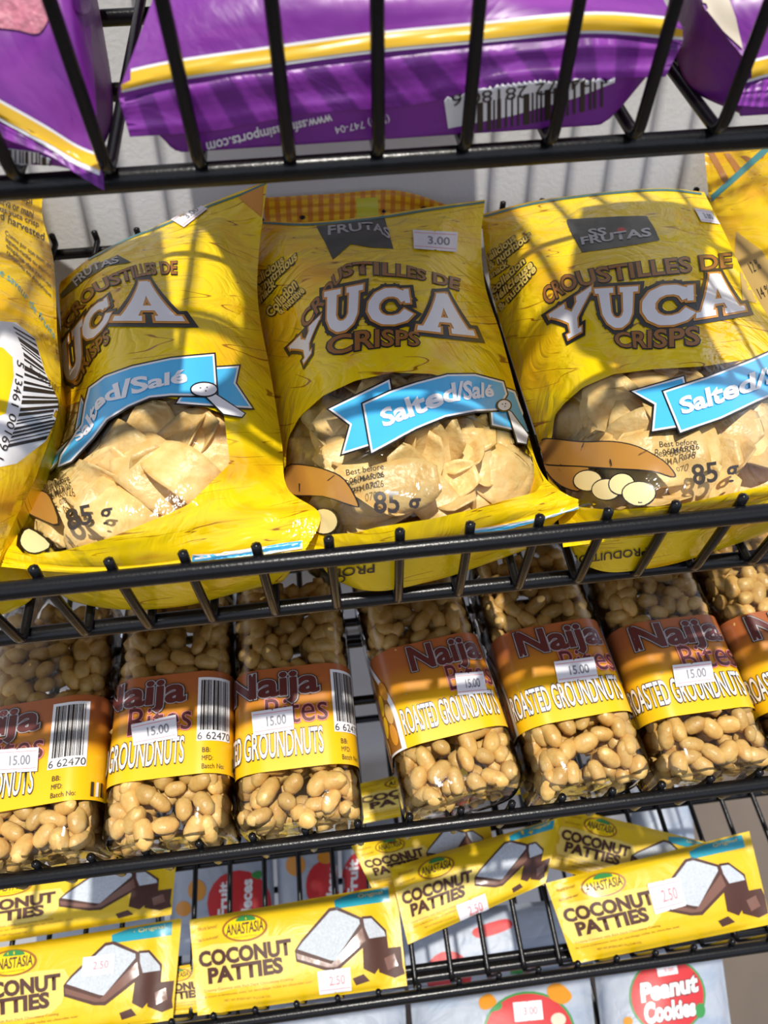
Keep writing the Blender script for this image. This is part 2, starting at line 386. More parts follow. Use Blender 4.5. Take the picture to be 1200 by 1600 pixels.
# ---------------------------------------------------------------- wall, floor
def box(mb, a, b, mt):
    vs = [(x, y, z) for x in (a[0], b[0]) for y in (a[1], b[1]) for z in (a[2], b[2])]
    mb.add(vs, [(0, 1, 3, 2), (4, 6, 7, 5), (0, 4, 5, 1), (2, 3, 7, 6), (0, 2, 6, 4), (1, 5, 7, 3)], mt)
WALLY = 34.7
mb = MB(); box(mb, (-140, WALLY, -106), (57, WALLY+5, 120), 'wall_paint'); o = struct(mb.build('wall_back')); o.data.shade_flat()
mb = MB(); box(mb, (-160, -160, -112), (260, 230, -106), 'floor_boards'); o = struct(mb.build('floor')); o.data.shade_flat()
mb = MB(); box(mb, (57, WALLY-2.5, -106), (60.5, WALLY+3, 120), 'powder_coat')
o = mb.build('trim_1'); o['kind'] = 'structure'; o.data.shade_flat()
# ---------------------------------------------------------------- wire shelves
RR, WR, LIP = .44, .24, 6.06
def shelf(k, label, i0, i1, cross, back=33.4):
    base = at(k, 12, 16, -1.2); r = thing('wire_shelf', label, 'shelf', base, 'slanted black wire shelves'); x0 = SH[k][2]
    xa, xb = x0+i0*3.2-1.6, x0+i1*3.2+1.6
    def rail(name, s_, h_, rr=RR):
        mb = MB(); tube(mb, [at(k, xa+(xb-xa)*t/8, s_, h_) for t in range(9)], rr, n=14); mb.build(name, base, r)
    rail('front_rail', -.5, LIP); rail('lower_rail', .72, -.66)
    for c in cross: rail('cross_rail', c, -.66, .36)
    rail('back_rail', back, -.66, .40)
    for i in range(i0, i1+1):
        mb = MB(); x = x0+i*3.2
        pth = [at(k, x, .12, LIP+.62), at(k, x, .05, LIP), at(k, x, 0, 3), at(k, x, 0, .6)]
        pth += [at(k, x, .55-.55*math.cos(a), .55-.55*math.sin(a)) for a in (.4, .8, 1.2)]
        pth += [at(k, x, s_, 0) for s_ in (.8, 8, 16, 24, back+.3)] + [at(k, x, back+.42, .2), at(k, x, back+.42, .8)]
        tube(mb, pth, WR, n=8); mb.build('wire', base, r)
    return r
shelf('o', 'black wire shelf out of view above the purple bags, added for its shade', -3, 15, (15,))  # unseen shelf above the frame, added to cast shade on the purple bags
shelf('p', 'black wire shelf holding the purple snack bags', -4, 13, (7.5, 15, 24))
shelf('y', 'black wire shelf holding the yellow yuca crisp bags', -4, 15, (10.5, 22))
shelf('t', 'black wire shelf holding the clear bottles of roasted groundnuts', -3, 19, (10.3, 15.1, 17.0, 25))
shelf('f', 'black wire shelf holding the coconut patty bars', -10, 15, (1.4, 12, 24))
shelf('b', 'lowest black wire shelf, under the white cookie bags', -9, 12, (12, 24))
# ---------------------------------------------------------------- yuca crisp bags
def rows_px(k, rows, mode='h', f=px):
    out = []
    for r in rows:
        o = []
        for x, y, h in r:
            if mode == 's' and isinstance(h, complex): o.append(at(k, x, y, h.imag)); continue
            (x, y), = f([(x, y)])
            o.append(pt(k, x, y, Y=float(h[1:])) if isinstance(h, str) else pt(k, x, y, **{mode: h}))
        out.append(o)
    return out
SLAB = {  # slab serif capitals drawn as strokes in a unit box
 'Y': [[(.5, .02), (.5, .48)], [(.5, .46), (.14, .92)], [(.5, .46), (.86, .92)], [(.26, .06), (.74, .06), .13], [(0, .93), (.36, .93), .13], [(.64, .93), (1, .93), .13]],
 'U': [[(.2, .92), (.2, .36), (.27, .2), (.4, .11), (.56, .11), (.70, .2), (.77, .36), (.77, .92)], [(0, .93), (.42, .93), .13], [(.58, .93), (1, .93), .13]],
 'C': [[(.86, .66), (.78, .82), (.62, .90), (.42, .90), (.24, .80), (.13, .62), (.12, .42), (.2, .24), (.36, .12), (.56, .10), (.76, .16), (.9, .32)], [(.9, .58), (.9, .98), .12]],
 'A': [[(.2, .06), (.46, .94)], [(.8, .06), (.54, .94)], [(.32, .32), (.7, .32), .12], [(0, .06), (.4, .06), .13], [(.6, .06), (1, .06), .13], [(.34, .93), (.6, .93), .13]]}
def yuca(k, label, rows, art, C, seed, win, crimp=None, fm='yuca_film'):
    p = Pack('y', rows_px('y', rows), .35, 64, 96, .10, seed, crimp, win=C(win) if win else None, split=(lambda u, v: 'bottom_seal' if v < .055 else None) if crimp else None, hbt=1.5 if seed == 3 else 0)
    root = thing('snack_bag', label, 'snack bag', p.base, None)
    pa = Paint(p.mb, p.to3(), 9)
    art(pa, C)
    p.done('pouch', root); return p, root
def word(pa, C, letters, w=.25):
    for ch, q in letters:
        pa.strokes(SLAB[ch], w, quad(*C(q)), [('black', .135, .045), ('orange', .045, .065), ('white', 0., .085)])
def ptext(pa, C, t, top, bot, mt, **k): pa.text(t, warp(C(top), C(bot)), mt, **k)
def ribbon(pa, C, parts, off=.05):
    for i, P in enumerate(parts):
        P = C(P); o = off+i*.03
        pa.poly(grow(P, 5.5), 'black', o); pa.poly(grow(P, 3), 'white', o+.01); pa.poly(P, 'blue', o+.02)
def shaker(pa, C, head, r, body, off=.16):
    B = C(body); pa.poly(grow(B, 2), 'black', off); pa.poly(B, 'white', off+.01)
    (hx, hy), = C([head]); pa.poly(ell(hx, hy, r[0]+2.5, r[1]+2.5), 'black', off+.015); pa.poly(ell(hx, hy, *r), 'white', off+.025)
    for dx, dy in ((-.3, -.2), (.2, -.3), (.1, .25)): pa.poly(ell(hx+dx*r[0], hy+dy*r[1], 1.1, 1.1, 8), 'ink', off+.035)
def potato(pa, C, outs, slices, off=.05, marks=()):
    for P in outs:
        P = C(P); pa.spoly(grow(P, 2), 'black', off, 3); pa.spoly(P, 'potato', off+.015, 3); off += .02
    for cx, cy, rx, ry in slices:
        P = C(ell(cx, cy, rx, ry)); pa.poly(grow(P, 2), 'black', off); pa.poly(P, 'slice', off+.012); off += .02
    for ln in marks:
        (ax, ay), (bx, by) = C(ln); pa.poly([(ax-1, ay), (ax+1, ay), (bx+.6, by), (bx-.6, by)], 'black', off)
BT = dict(line='black', lw=.045, bold=.022)
def art3(pa, C):
    pa.poly(C([(272, 200), (330, 195), (470, 175), (525, 160), (560, 285), (480, 280), (400, 268), (335, 325), (305, 260)]), 'badge', .03)
    ptext(pa, C, 'FRUTAS', [(318, 200), (400, 193), (480, 188), (545, 212)], [(318, 235), (405, 222), (485, 218), (548, 250)], 'grey', bold=.02)
    ptext(pa, C, 'CROUSTILLES DE', [(212, 545), (300, 435), (385, 345), (560, 342), (680, 368), (805, 398)], [(235, 585), (318, 475), (390, 388), (560, 388), (680, 405), (800, 440)], 'brown', **BT)
    word(pa, C, [('Y', [(175, 650), (290, 535), (272, 655), (215, 735)]), ('U', [(305, 448), (448, 420), (438, 578), (303, 608)]), ('C', [(470, 440), (622, 436), (640, 562), (462, 574)]), ('A', [(675, 455), (800, 450), (862, 612), (648, 590)])])
    ptext(pa, C, 'CRISPS', [(313, 620), (450, 592), (560, 590), (655, 598)], [(320, 685), (450, 660), (560, 648), (655, 648)], 'brown', **BT)
    for t, q in (('delicious', [(32, 400), (145, 308), (155, 338), (42, 432)]), ('& nutritious', [(48, 432), (195, 293), (203, 325), (58, 460)]), ('snack', [(52, 468), (116, 398), (124, 425), (60, 496)]),
                 ('Collation', [(84, 518), (186, 393), (205, 428), (108, 540)]), ('& nutritive', [(120, 512), (215, 425), (232, 447), (145, 530)])):
        pa.text(t, quad(*C(q)), 'halo', bold=.03, line='black', lw=.08)
    ribbon(pa, C, [[(335, 885), (540, 785), (550, 838), (470, 870), (475, 1012), (380, 1042), (408, 940)], [(970, 812), (1005, 825), (1060, 970), (930, 940), (925, 890), (960, 880)],
                   [(455, 872), (550, 828), (650, 795), (760, 766), (860, 764), (960, 790), (972, 830), (940, 884), (860, 888), (750, 910), (640, 955), (485, 1040)]])
    ptext(pa, C, 'Salted/Salé', [(510, 898), (620, 845), (760, 798), (850, 787), (922, 800)], [(528, 955), (640, 912), (770, 863), (850, 850), (925, 840)], 'white', bold=.035, off=.17)
    shaker(pa, C, (965, 875), (10, 8), [(978, 890), (992, 900), (1055, 985), (1048, 1018), (1015, 1012)])
    potato(pa, C, [[(165, 1100), (240, 1095), (320, 1115), (380, 1150), (428, 1235), (410, 1240), (300, 1205), (165, 1195)]], [(305, 1300, 50, 46)], marks=[[(215, 1160), (215, 1190)], [(320, 1150), (345, 1130)]])
    for t, q in (('Best before', [(385, 1110), (522, 1086), (525, 1108), (388, 1132)]), ('06/MAR/26', [(398, 1140), (525, 1116), (528, 1138), (400, 1162)]), ('Lot:  070', [(392, 1172), (500, 1155), (502, 1178), (394, 1195)])):
        pa.text(t, quad(*C(q)), 'ink', bold=.012)
    ptext(pa, C, '85 g', [(487, 1192), (662, 1190)], [(492, 1292), (655, 1292)], 'ink', bold=.02)
def art2(pa, C):
    pa.poly(C([(215, 465), (300, 370), (440, 308), (490, 335), (400, 350), (320, 400), (230, 470)]), 'badge', .03)
    ptext(pa, C, 'FRUTAS', [(270, 400), (340, 345), (440, 315)], [(290, 425), (350, 370), (445, 335)], 'grey', bold=.02)
    ptext(pa, C, 'CROUSTILLES DE', [(235, 555), (330, 430), (480, 358), (560, 340), (660, 333)], [(258, 585), (350, 462), (490, 400), (570, 382), (660, 380)], 'brown', **BT)
    word(pa, C, [('U', [(222, 655), (312, 545), (322, 735), (245, 800)]), ('C', [(305, 545), (405, 462), (425, 545), (322, 650)]), ('A', [(480, 412), (600, 405), (690, 558), (425, 556)])])
    ptext(pa, C, 'CRISPS', [(262, 765), (330, 660), (405, 585)], [(290, 805), (345, 700), (410, 632)], 'brown', **BT)
    ribbon(pa, C, [[(308, 852), (326, 900), (320, 985), (252, 1040), (175, 1118), (170, 1105), (222, 1045), (288, 985)], [(800, 738), (880, 732), (868, 790), (925, 875), (830, 870), (672, 858), (690, 830), (800, 830)],
                   [(790, 690), (640, 705), (500, 735), (400, 770), (345, 810), (330, 870), (318, 945), (240, 1060), (232, 1092), (270, 1075), (350, 990), (400, 922), (480, 872), (560, 838), (640, 830), (800, 832)]])
    ptext(pa, C, 'Salted/Salé', [(285, 985), (328, 925), (372, 838), (470, 783), (590, 763), (692, 742)], [(300, 1008), (352, 962), (388, 876), (480, 842), (590, 808), (695, 790)], 'white', bold=.035, off=.17)
    shaker(pa, C, (760, 818), (19, 10), [(765, 842), (800, 835), (905, 905), (895, 918), (830, 908)])
    potato(pa, C, [[(95, 1200), (150, 1190), (190, 1215), (220, 1310), (150, 1290), (100, 1260)]], [])
    P = C([(80, 1375), (112, 1330), (190, 1385), (150, 1415), (105, 1412)]); pa.spoly(grow(P, 2), 'black', .05, 3); pa.spoly(P, 'slice', .065, 3)
    for t, q in (('Best before', [(165, 1165), (258, 1128), (262, 1148), (170, 1197)]), ('06/MAR/26', [(180, 1195), (266, 1156), (270, 1180), (185, 1222)]), ('Lot:  070', [(186, 1237), (250, 1212), (253, 1234), (192, 1255)])):
        pa.text(t, quad(*C(q)), 'ink', bold=.012)
    ptext(pa, C, '85 g', [(245, 1262), (330, 1240), (422, 1228)], [(268, 1362), (345, 1330), (412, 1320)], 'ink', bold=.02)
def art4(pa, C):
    pa.spoly(C([(390, 302), (430, 288), (655, 277), (690, 290), (725, 355), (705, 372), (470, 408), (440, 398)]), 'badge', .03, 3)
    ptext(pa, C, 'SS', [(468, 328), (530, 322)], [(472, 355), (533, 349)], 'grey', bold=.03)
    pa.poly(C(ell(590, 330, 16, 9)), 'red', .05)
    ptext(pa, C, 'FRUTAS', [(440, 358), (560, 340), (692, 322)], [(446, 384), (566, 368), (698, 352)], 'grey', bold=.03)
    ptext(pa, C, 'CROUSTILLES DE', [(298, 548), (400, 492), (600, 455), (800, 433), (990, 415)], [(318, 606), (420, 545), (610, 510), (810, 487), (992, 466)], 'brown', **BT)
    word(pa, C, [('Y', [(325, 640), (480, 538), (470, 690), (372, 745)]), ('U', [(490, 548), (650, 538), (640, 688), (520, 692)]), ('C', [(662, 545), (860, 532), (862, 668), (668, 690)]), ('A', [(868, 495), (992, 485), (1042, 626), (862, 656)])])
    ptext(pa, C, 'CRISPS', [(560, 710), (700, 700), (870, 685)], [(575, 760), (700, 764), (875, 752)], 'brown', **BT)
    for t, q in (('delicious', [(85, 430), (192, 343), (205, 366), (95, 455)]), ('& nutritious', [(100, 452), (250, 333), (260, 357), (110, 478)]), ('snack', [(105, 487), (165, 438), (176, 462), (112, 507)]),
                 ('collation', [(113, 538), (228, 428), (238, 450), (122, 563)]), ('délicieuse', [(122, 575), (256, 438), (266, 464), (130, 600)]), ('& nutritive', [(135, 610), (268, 454), (278, 480), (150, 627)])):
        pa.text(t, quad(*C(q)), 'halo', bold=.03, line='black', lw=.08)
    ribbon(pa, C, [[(640, 925), (812, 878), (820, 912), (770, 935), (795, 1048), (710, 1062), (718, 968)],
                   [(752, 930), (900, 882), (1050, 822), (1150, 778), (1310, 735), (1330, 860), (1200, 905), (1080, 955), (950, 1018), (808, 1068)]])
    ptext(pa, C, 'Salted/Salé', [(800, 958), (950, 900), (1129, 838), (1290, 785)], [(815, 1012), (960, 965), (1129, 900), (1300, 850)], 'white', bold=.035, off=.17)
    potato(pa, C, [[(310, 1195), (330, 1185), (470, 1195), (450, 1280), (390, 1275), (340, 1240)], [(278, 1150), (300, 1105), (340, 1098), (450, 1110), (560, 1110), (650, 1130), (740, 1180), (782, 1228), (768, 1235), (700, 1215), (560, 1205), (440, 1195), (330, 1190), (285, 1180)]],
           [(472, 1250, 50, 36), (540, 1283, 50, 36), (595, 1265, 43, 36), (655, 1297, 56, 38)], marks=[[(455, 1130), (462, 1112)], [(655, 1160), (690, 1142)], [(555, 1175), (560, 1200)], [(375, 1190), (385, 1198)]])
    for t, q in (('Best before', [(728, 1108), (864, 1098), (866, 1118), (730, 1130)]), ('06/MAR/26', [(738, 1138), (872, 1116), (875, 1136), (742, 1160)]), ('070', [(815, 1158), (858, 1152), (860, 1170), (818, 1175)])):
        pa.text(t, quad(*C(q)), 'ink', bold=.012)
    ptext(pa, C, '85 g', [(842, 1195), (1018, 1170)], [(862, 1290), (1008, 1262)], 'ink', bold=.02)
    pa.poly([(1150, 366), (1190, 400), (1215, 480), (1160, 470)], 'tan', .03)
def art1(pa, C):
    pa.poly(C([(-60, 540), (0, 555), (60, 560), (130, 620), (165, 740), (215, 850), (213, 905), (170, 1000), (60, 1085), (-60, 1110)]), 'white', .03)
    pa.poly(C([(-60, 640), (10, 655), (45, 690), (50, 760), (20, 900), (-60, 930)]), 'yellow', .045)
    pa.bars(warp(C([(128, 622), (165, 745), (214, 850), (206, 925), (160, 1010)]), C([(48, 575), (88, 690), (80, 850), (50, 960), (18, 1040)])), 70, 4)
    ptext(pa, C, '5 13461 00169 1', [(88, 715), (75, 830), (48, 960), (10, 1075)], [(62, 700), (48, 820), (22, 945), (-20, 1060)], 'ink', off=.07)
    for t, q in (('tropi', [(55, 72), (120, 100), (118, 128), (52, 100)]), ('cassava or mani', [(-30, 78), (125, 145), (122, 172), (-32, 105)]), ('delicious yuca crisp', [(-70, 95), (145, 185), (143, 212), (-72, 122)]),
                 ('and harvested', [(-30, 130), (165, 228), (163, 256), (-32, 158)])): pa.text(t, quad(*C(q)), 'ink', bold=.01)
    for i, t in enumerate(('Connu par son nom de', 'légume-racine ou manioc', 'emploie des racines', 'récoltées en Amérique')):
        pa.text(t, quad(*C([(20+i*2, 215+i*24), (190, 345+i*36), (188, 365+i*36), (18+i*2, 238+i*24)])), 'ink', bold=.008)
    ptext(pa, C, 'une saveur de fruits', [(-30, 335), (60, 400), (130, 495), (205, 600)], [(-35, 362), (52, 425), (122, 518), (200, 622)], 'teal')
    ptext(pa, C, 'Product 5101', [(110, 720), (215, 800)], [(108, 740), (212, 822)], 'ink')
def artseal(pa, up, lo):
    pass
WIN3 = [(160, 1050), (170, 985), (210, 910), (300, 830), (420, 775), (560, 745), (700, 750), (800, 775), (960, 830), (1010, 900), (1040, 980), (1090, 1080), (1122, 1150), (1090, 1192), (1000, 1215), (870, 1252), (700, 1292), (500, 1322), (420, 1342), (300, 1352), (270, 1290), (160, 1185)]
WIN2 = [(250, 870), (330, 840), (560, 830), (700, 850), (835, 900), (858, 1085), (700, 1240), (560, 1300), (400, 1365), (230, 1412), (90, 1425), (60, 1390), (85, 1210), (160, 1110), (210, 1000)]
WIN4 = [(345, 1010), (380, 965), (450, 905), (560, 858), (700, 840), (900, 828), (1129, 790), (1330, 760), (1400, 1000), (1380, 1180), (1129, 1265), (800, 1338), (560, 1358), (430, 1345), (380, 1305), (285, 1185), (335, 1090)]
CR = [(0, .055, 3, .07)]
B2, r2 = yuca('y', 'tilted yellow yuca crisps bag with sunlit letter A, between barcode bag and centre bag', [
    [(-5, 885, 4), (120, 895, 4.4), (250, 892, 4.6), (368, 878, 4.6), (474, 866, 4.4)],
    [(5, 850, 4.2), (110, 868, 5.4), (230, 858, 5.8), (350, 830, 5.6), (500, 805, 4.8)],
    [(22, 790, 3), (110, 815, 6.5), (220, 805, 7), (340, 780, 6.5), (449, 762, 4.4)],
    [(56, 715, 2), (140, 715, 6.8), (240, 700, 7.6), (350, 690, 7), (440, 690, 4)],
    [(88, 610, 1.4), (160, 590, 6.4), (245, 580, 7.4), (340, 575, 6.8), (423, 585, 3.6)],
    [(95, 520, 1.2), (150, 490, 5.6), (235, 470, 6.6), (325, 465, 6.2), (404, 480, 3.4)],
    [(92, 455, 1.6), (150, 420, 4.6), (230, 390, 5.4), (320, 375, 5.4), (404, 400, 3.6)],
    [(95, 440, 2.4), (150, 397, 3.4), (235, 357, 3.6), (322, 320, 4), (418, 282, 5)]], art2, c3, 2, WIN2, CR)
price(r2, B2.to3(), [(268, 345), (305, 318), (325, 328), (288, 357)], '3.00', B2.base)
B3, r3 = yuca('y', 'yellow yuca crisps bag with a price sticker reading 3.00, centre of its row', [
    [(462, 872, 3.2), (560, 868, 3.6), (680, 853, 3.8), (800, 825, 3.8), (932, 788, 3.6)],
    [(452, 800, 3.6), (560, 845, 5), (680, 828, 5.2), (790, 795, 5), (884, 772, 4)],
    [(438, 740, 2.5), (530, 770, 6.2), (650, 765, 6.8), (770, 745, 6), (846, 738, 3.5)],
    [(420, 640, 2), (510, 650, 6.3), (620, 650, 7.2), (730, 650, 6.3), (822, 668, 3)],
    [(402, 520, 1.5), (490, 530, 5.8), (590, 530, 6.8), (690, 530, 6), (783, 525, 2.6)],
    [(393, 430, 1.5), (480, 430, 5), (580, 430, 6), (680, 430, 5.5), (758, 446, 2.4)],
    [(398, 375, 2), (480, 378, 4), (580, 375, 4.6), (670, 365, 4.4), (752, 372, 2.6)],
    [(405, 345, 2.6), (480, 347, 3), (580, 338, 3.2), (670, 324, 3.3), (758, 312, 3.2)]], art3, c4, 3, WIN3, CR)
price(r3, B3.to3(), c4([(632, 218), (798, 226), (795, 300), (636, 288)]), '3.00', B3.base)
B4, r4 = yuca('y', 'yellow yuca crisps bag with whole SS FRUTAS badge and potato drawing, right of centre', [
    [(880, 855, 2.6), (980, 842, 3.3), (1080, 829, 3.5), (1190, 809, 3.4), (1310, 780, 2.9)],
    [(872, 810, 2.4), (975, 820, 4.8), (1080, 806, 5), (1190, 784, 4.4), (1300, 756, 3)],
    [(862, 770, 2), (960, 775, 6), (1070, 770, 6.8), (1180, 755, 6), (1285, 735, 3)],
    [(838, 680, 1.6), (940, 670, 6.3), (1050, 660, 7.2), (1160, 645, 6.6), (1260, 640, 3)],
    [(805, 580, 1.2), (900, 560, 5.8), (1010, 545, 6.8), (1120, 535, 6.2), (1225, 540, 2.8)],
    [(772, 470, 1.2), (860, 450, 5), (960, 435, 6), (1065, 425, 5.6), (1168, 440, 2.6)],
    [(757, 385, 1.8), (840, 375, 4.2), (930, 362, 5), (1030, 350, 4.8), (1130, 360, 2.8)],
    [(752, 335, 2.4), (835, 314, 3), (930, 302, 3.2), (1030, 294, 3.4), (1100, 300, 3)]], art4, c5, 4, WIN4, CR)
price(r4, B4.to3(), c5([(855, 252), (915, 262), (950, 310), (880, 300)]), '3.00', B4.base)
B1, r1 = yuca('y', 'yellow yuca crisps bag turned to its barcode back, at the left edge', [
    [(-320, 900, 5), (-220, 905, 5.2), (-130, 905, 5.2), (-60, 900, 5), (-4, 880, 4.4)],
    [(-320, 850, 5.4), (-220, 860, 6.5), (-120, 850, 7), (-40, 830, 6.6), (20, 820, 5)],
    [(-300, 760, 5), (-210, 760, 7.5), (-110, 750, 8), (-10, 740, 7.6), (60, 735, 5.4)],
    [(-280, 640, 4.6), (-200, 640, 7.6), (-100, 630, 8.2), (10, 620, 8), (94, 620, 5.6)],
    [(-260, 520, 4), (-190, 520, 7), (-100, 510, 8), (0, 500, 7.6), (89, 520, 5)],
    [(-240, 420, 3.6), (-170, 420, 6), (-90, 410, 7), (0, 400, 6.8), (84, 410, 4.2)],
    [(-230, 345, 3.4), (-170, 340, 4.6), (-90, 335, 5.4), (0, 330, 5.4), (66, 335, 4)],
    [(-230, 300, 'Y33'), (-160, 290, 'Y33'), (-90, 285, 'Y33'), (0, 285, 'Y33'), (69, 292, 4.4)]], art1, c3, 1, None, CR)
def art5(pa, C):
    pa.poly([(1104, 312), (1198, 226), (1206, 232), (1108, 320)], 'tealine', .04)
    for i in range(4): pa.poly([(1104+i*26, 236+i*4), (1114+i*26, 236+i*4), (1140+i*20, 282-i*16), (1132+i*20, 290-i*16)], 'brown', .03)
    pa.poly([(1150, 362), (1190, 392), (1240, 470), (1180, 560), (1145, 450)], 'tan', .03)
    pa.text('12 %', quad((1168, 412), (1182, 404), (1190, 420), (1176, 428)), 'ink'); pa.text('14 % 2 %', quad((1182, 452), (1215, 438), (1222, 452), (1190, 468)), 'ink')
B5, r5 = yuca('y', 'yellow bag with orange stripes and teal line, leaning on the wall at right', [
    [(1150, 560, .8), (1240, 550, 2), (1320, 540, 2.2), (1420, 520, 2)], [(1125, 440, 1), (1210, 430, 2.6), (1310, 415, 3.2), (1400, 400, 2)],
    [(1110, 330, 1.6), (1190, 318, 3), (1280, 300, 3.4), (1370, 280, 2.4)], [(1100, 233, 'Y33.4'), (1190, 222, 'Y33'), (1260, 212, 'Y33'), (1340, 200, 'Y33.3')]], art5, px, 5, None)
def art6(pa, C): pass
p = Pack('y', rows_px('y', [[(440, 480, .9), (520, 480, 1.4), (610, 480, 1.4), (700, 480, .9)], [(425, 400, 1.3), (520, 400, 2), (610, 400, 2), (712, 400, 1)],
    [(415, 350, 'Y33.2'), (520, 345, 'Y32.6'), (620, 342, 'Y32.6'), (714, 350, 'Y33.2')], [(411, 309, 'Y33.6'), (520, 303, 'Y33.4'), (622, 298, 'Y33.4'), (716, 326, 'Y33.6')]]), .2, 40, 40, .03, 6, fm='madras')
r6 = thing('snack_bag', 'bag behind the centre yuca bag, only its orange and yellow checked top seal showing', 'snack bag', p.base)
Paint(p.mb, p.to3()).poly([(556, 310), (590, 308), (592, 345), (558, 346)], 'lime', .03); p.mb.build('pouch', p.base, r6)
# printing on the undersides and seals that shows below the rail
def finish(p, root, C, top, seal, txt, tip=None):
    o = next(c for c in root.children if c.name.startswith('pouch')); me = o.data
    mb = MB(); pa = Paint(mb, p.to3(), 8)
    if tip: pa.poly(tip, 'orange', .03)
    if top: band(pa, C(top), 1, 4, 'tealine', .04)
    if seal: band(pa, C(seal), -6, 7, 'white', .05); band(pa, C(seal), -3, 4, 'blue', .065)
    pa.to3 = p.to3(p.back)
    for t, a, b in txt: pa.text(t, warp(a, b), 'ink', off=.06, bold=.015)
    n = mb.mesh('x', p.base); bm = bmesh.new(); bm.from_mesh(me); k = len(me.materials)
    for mt in n.materials: me.materials.append(mt)
    f0 = len(bm.faces); bm.from_mesh(n); bm.faces.ensure_lookup_table()
    for f in bm.faces[f0:]: f.material_index += k
    bm.to_mesh(me); bm.free(); bpy.data.meshes.remove(n)
def band(pa, P, a, b, mt, off): pa.put([(0, 0), (1, 0), (1, 1), (0, 1)], [(0, 1, 2, 3)], warp([(x, y+a) for x, y in P], [(x, y+b) for x, y in P]), mt, off)
finish(B2, r2, px, [(138, 404), (201, 371), (251, 352), (322, 322), (376, 302), (416, 284)], [(300, 872), (368, 868), (430, 856), (472, 850)], [('DE COSTA RICA', [(150, 915), (40, 930)], [(150, 905), (40, 919)])], [(372, 309), (412, 287), (409, 340)])
finish(B3, r3, px, [(411, 346), (480, 349), (580, 340), (670, 326), (757, 314)], [(735, 832), (800, 822), (865, 808), (925, 787)], [('PRODUIT DE', [(585, 893), (430, 914)], [(585, 880), (430, 901)]), ('COSTA RICA', [(540, 908), (430, 924)], [(540, 897), (430, 913)])])
finish(B4, r4, px, [(757, 336), (835, 316), (933, 302), (1035, 295), (1096, 301)], None, [('PRODUIT DE', [(1010, 866), (895, 880)], [(1010, 854), (895, 868)])])
def crispshape(seed):
    rnd = random.Random(seed); L, Wd = rnd.uniform(4, 6.4), rnd.uniform(2.1, 3.3); R = rnd.uniform(2.2, 5); ax = rnd.random() < .55; nx, ny = 16, 8; top = []; bot = []
    for j in range(ny+1):
        for i in range(nx+1):
            a, b = (i/nx-.5), (j/ny-.5); taper = 1-.55*abs(a*2)**3+.12*noise.noise(V((a*3, seed, b)))
            x, y = a*L, b*Wd*taper; z = 0
            if ax: t = x/R; x, z = R*math.sin(t), R*(1-math.cos(t)); 
            else: t = y/(R*.5); y, z = R*.5*math.sin(t), R*.5*(1-math.cos(t))
            z += .35*noise.noise(V((x*.5, y*.5, seed*3.1)))+.05*noise.noise(V((x*1.6, y*1.6, seed)))
            top.append(V((x, y, z+.06))); bot.append(V((x, y, z-.06)))
    return top, bot, nx, ny
def crisps(bag, root, label, group, n, seed, C, winp):
    rnd = random.Random(seed); W_ = C(winp); xs = [p[0] for p in W_]; ys = [p[1] for p in W_]; got = []; cnt = 0; tries = 0
    while cnt < n and tries < 4000:
        tries += 1; x, y = rnd.uniform(min(xs), max(xs)), rnd.uniform(min(ys), max(ys))
        if sdist(x, y, W_) < -14: continue
        lay = 0 if cnt < n*.55 else 1
        if any(l == lay and math.hypot(x-a, (y-b)*1.2) < 31 for a, b, l in got): 
            if tries < 2500: continue
        d = ray(x, y).normalized(); l, nn, i, t = bag.front.ray_cast(CAM, d)
        if l is None: continue
        c = l+d*((.5 if lay == 0 else 2.3)+rnd.random()*.8); nrm = (-d*.6+NF*.5+V((rnd.uniform(-.4, .4), rnd.uniform(-.4, .4), rnd.uniform(-.25, .25)))).normalized()
        a = nrm.orthogonal().normalized(); th = rnd.random()*6.28; a = (a*math.cos(th)+nrm.cross(a)*math.sin(th)); b = nrm.cross(a)
        sg = -1 if rnd.random() < .5 else 1
        tp, bt, nx, ny = crispshape(seed*100+cnt); vs = []; bad = False
        sh = 0
        for v in tp:
            q = c+a*v.x+b*v.y+nrm*v.z*sg; dd = q-CAM; L0 = dd.length; dd.normalize(); hit = bag.front.ray_cast(CAM, dd)
            if hit[0] is not None: sh = max(sh, hit[3]+.14-L0)
        c = c+d*min(sh, 1.6 if lay == 0 else 2.2)
        for v in tp+bt:
            q = c+a*v.x+b*v.y+nrm*v.z*sg
            dd = (q-CAM); L0 = dd.length; dd.normalize(); hit = bag.front.ray_cast(CAM, dd)
            if hit[0] is None: bad = True; break
            need = hit[3]+.11+.10*(v in ()); 
            if L0 < need: q = CAM+dd*(need+(.12 if v.z < 0 else 0))
            if hgt('y', q) < .55: q = q+NF*(.55-hgt('y', q))
            vs.append(q)
        if bad: continue
        N = (nx+1)*(ny+1); fs = []
        for j in range(ny):
            for i in range(nx):
                k = j*(nx+1)+i; fs += [(k, k+1, k+nx+2, k+nx+1), (N+k, N+k+nx+1, N+k+nx+2, N+k+1)]
        for i in range(nx): fs += [(i, N+i, N+i+1, i+1), (ny*(nx+1)+i, ny*(nx+1)+i+1, N+ny*(nx+1)+i+1, N+ny*(nx+1)+i)]
        for j in range(ny): fs += [(j*(nx+1), (j+1)*(nx+1), N+(j+1)*(nx+1), N+j*(nx+1)), (j*(nx+1)+nx, N+j*(nx+1)+nx, N+(j+1)*(nx+1)+nx, (j+1)*(nx+1)+nx)]
        mb = MB(); mb.add(vs, fs, 'crisp'); o = mb.build('yuca_crisp', c); tag(o, label, 'crisp', group)
        got.append((x, y, lay)); cnt += 1
crisps(B2, r2, 'pale curled crisp in the window of the yuca bag with the sunlit A', 'crisps in the tilted yuca bag', 42, 12, c3, WIN2)
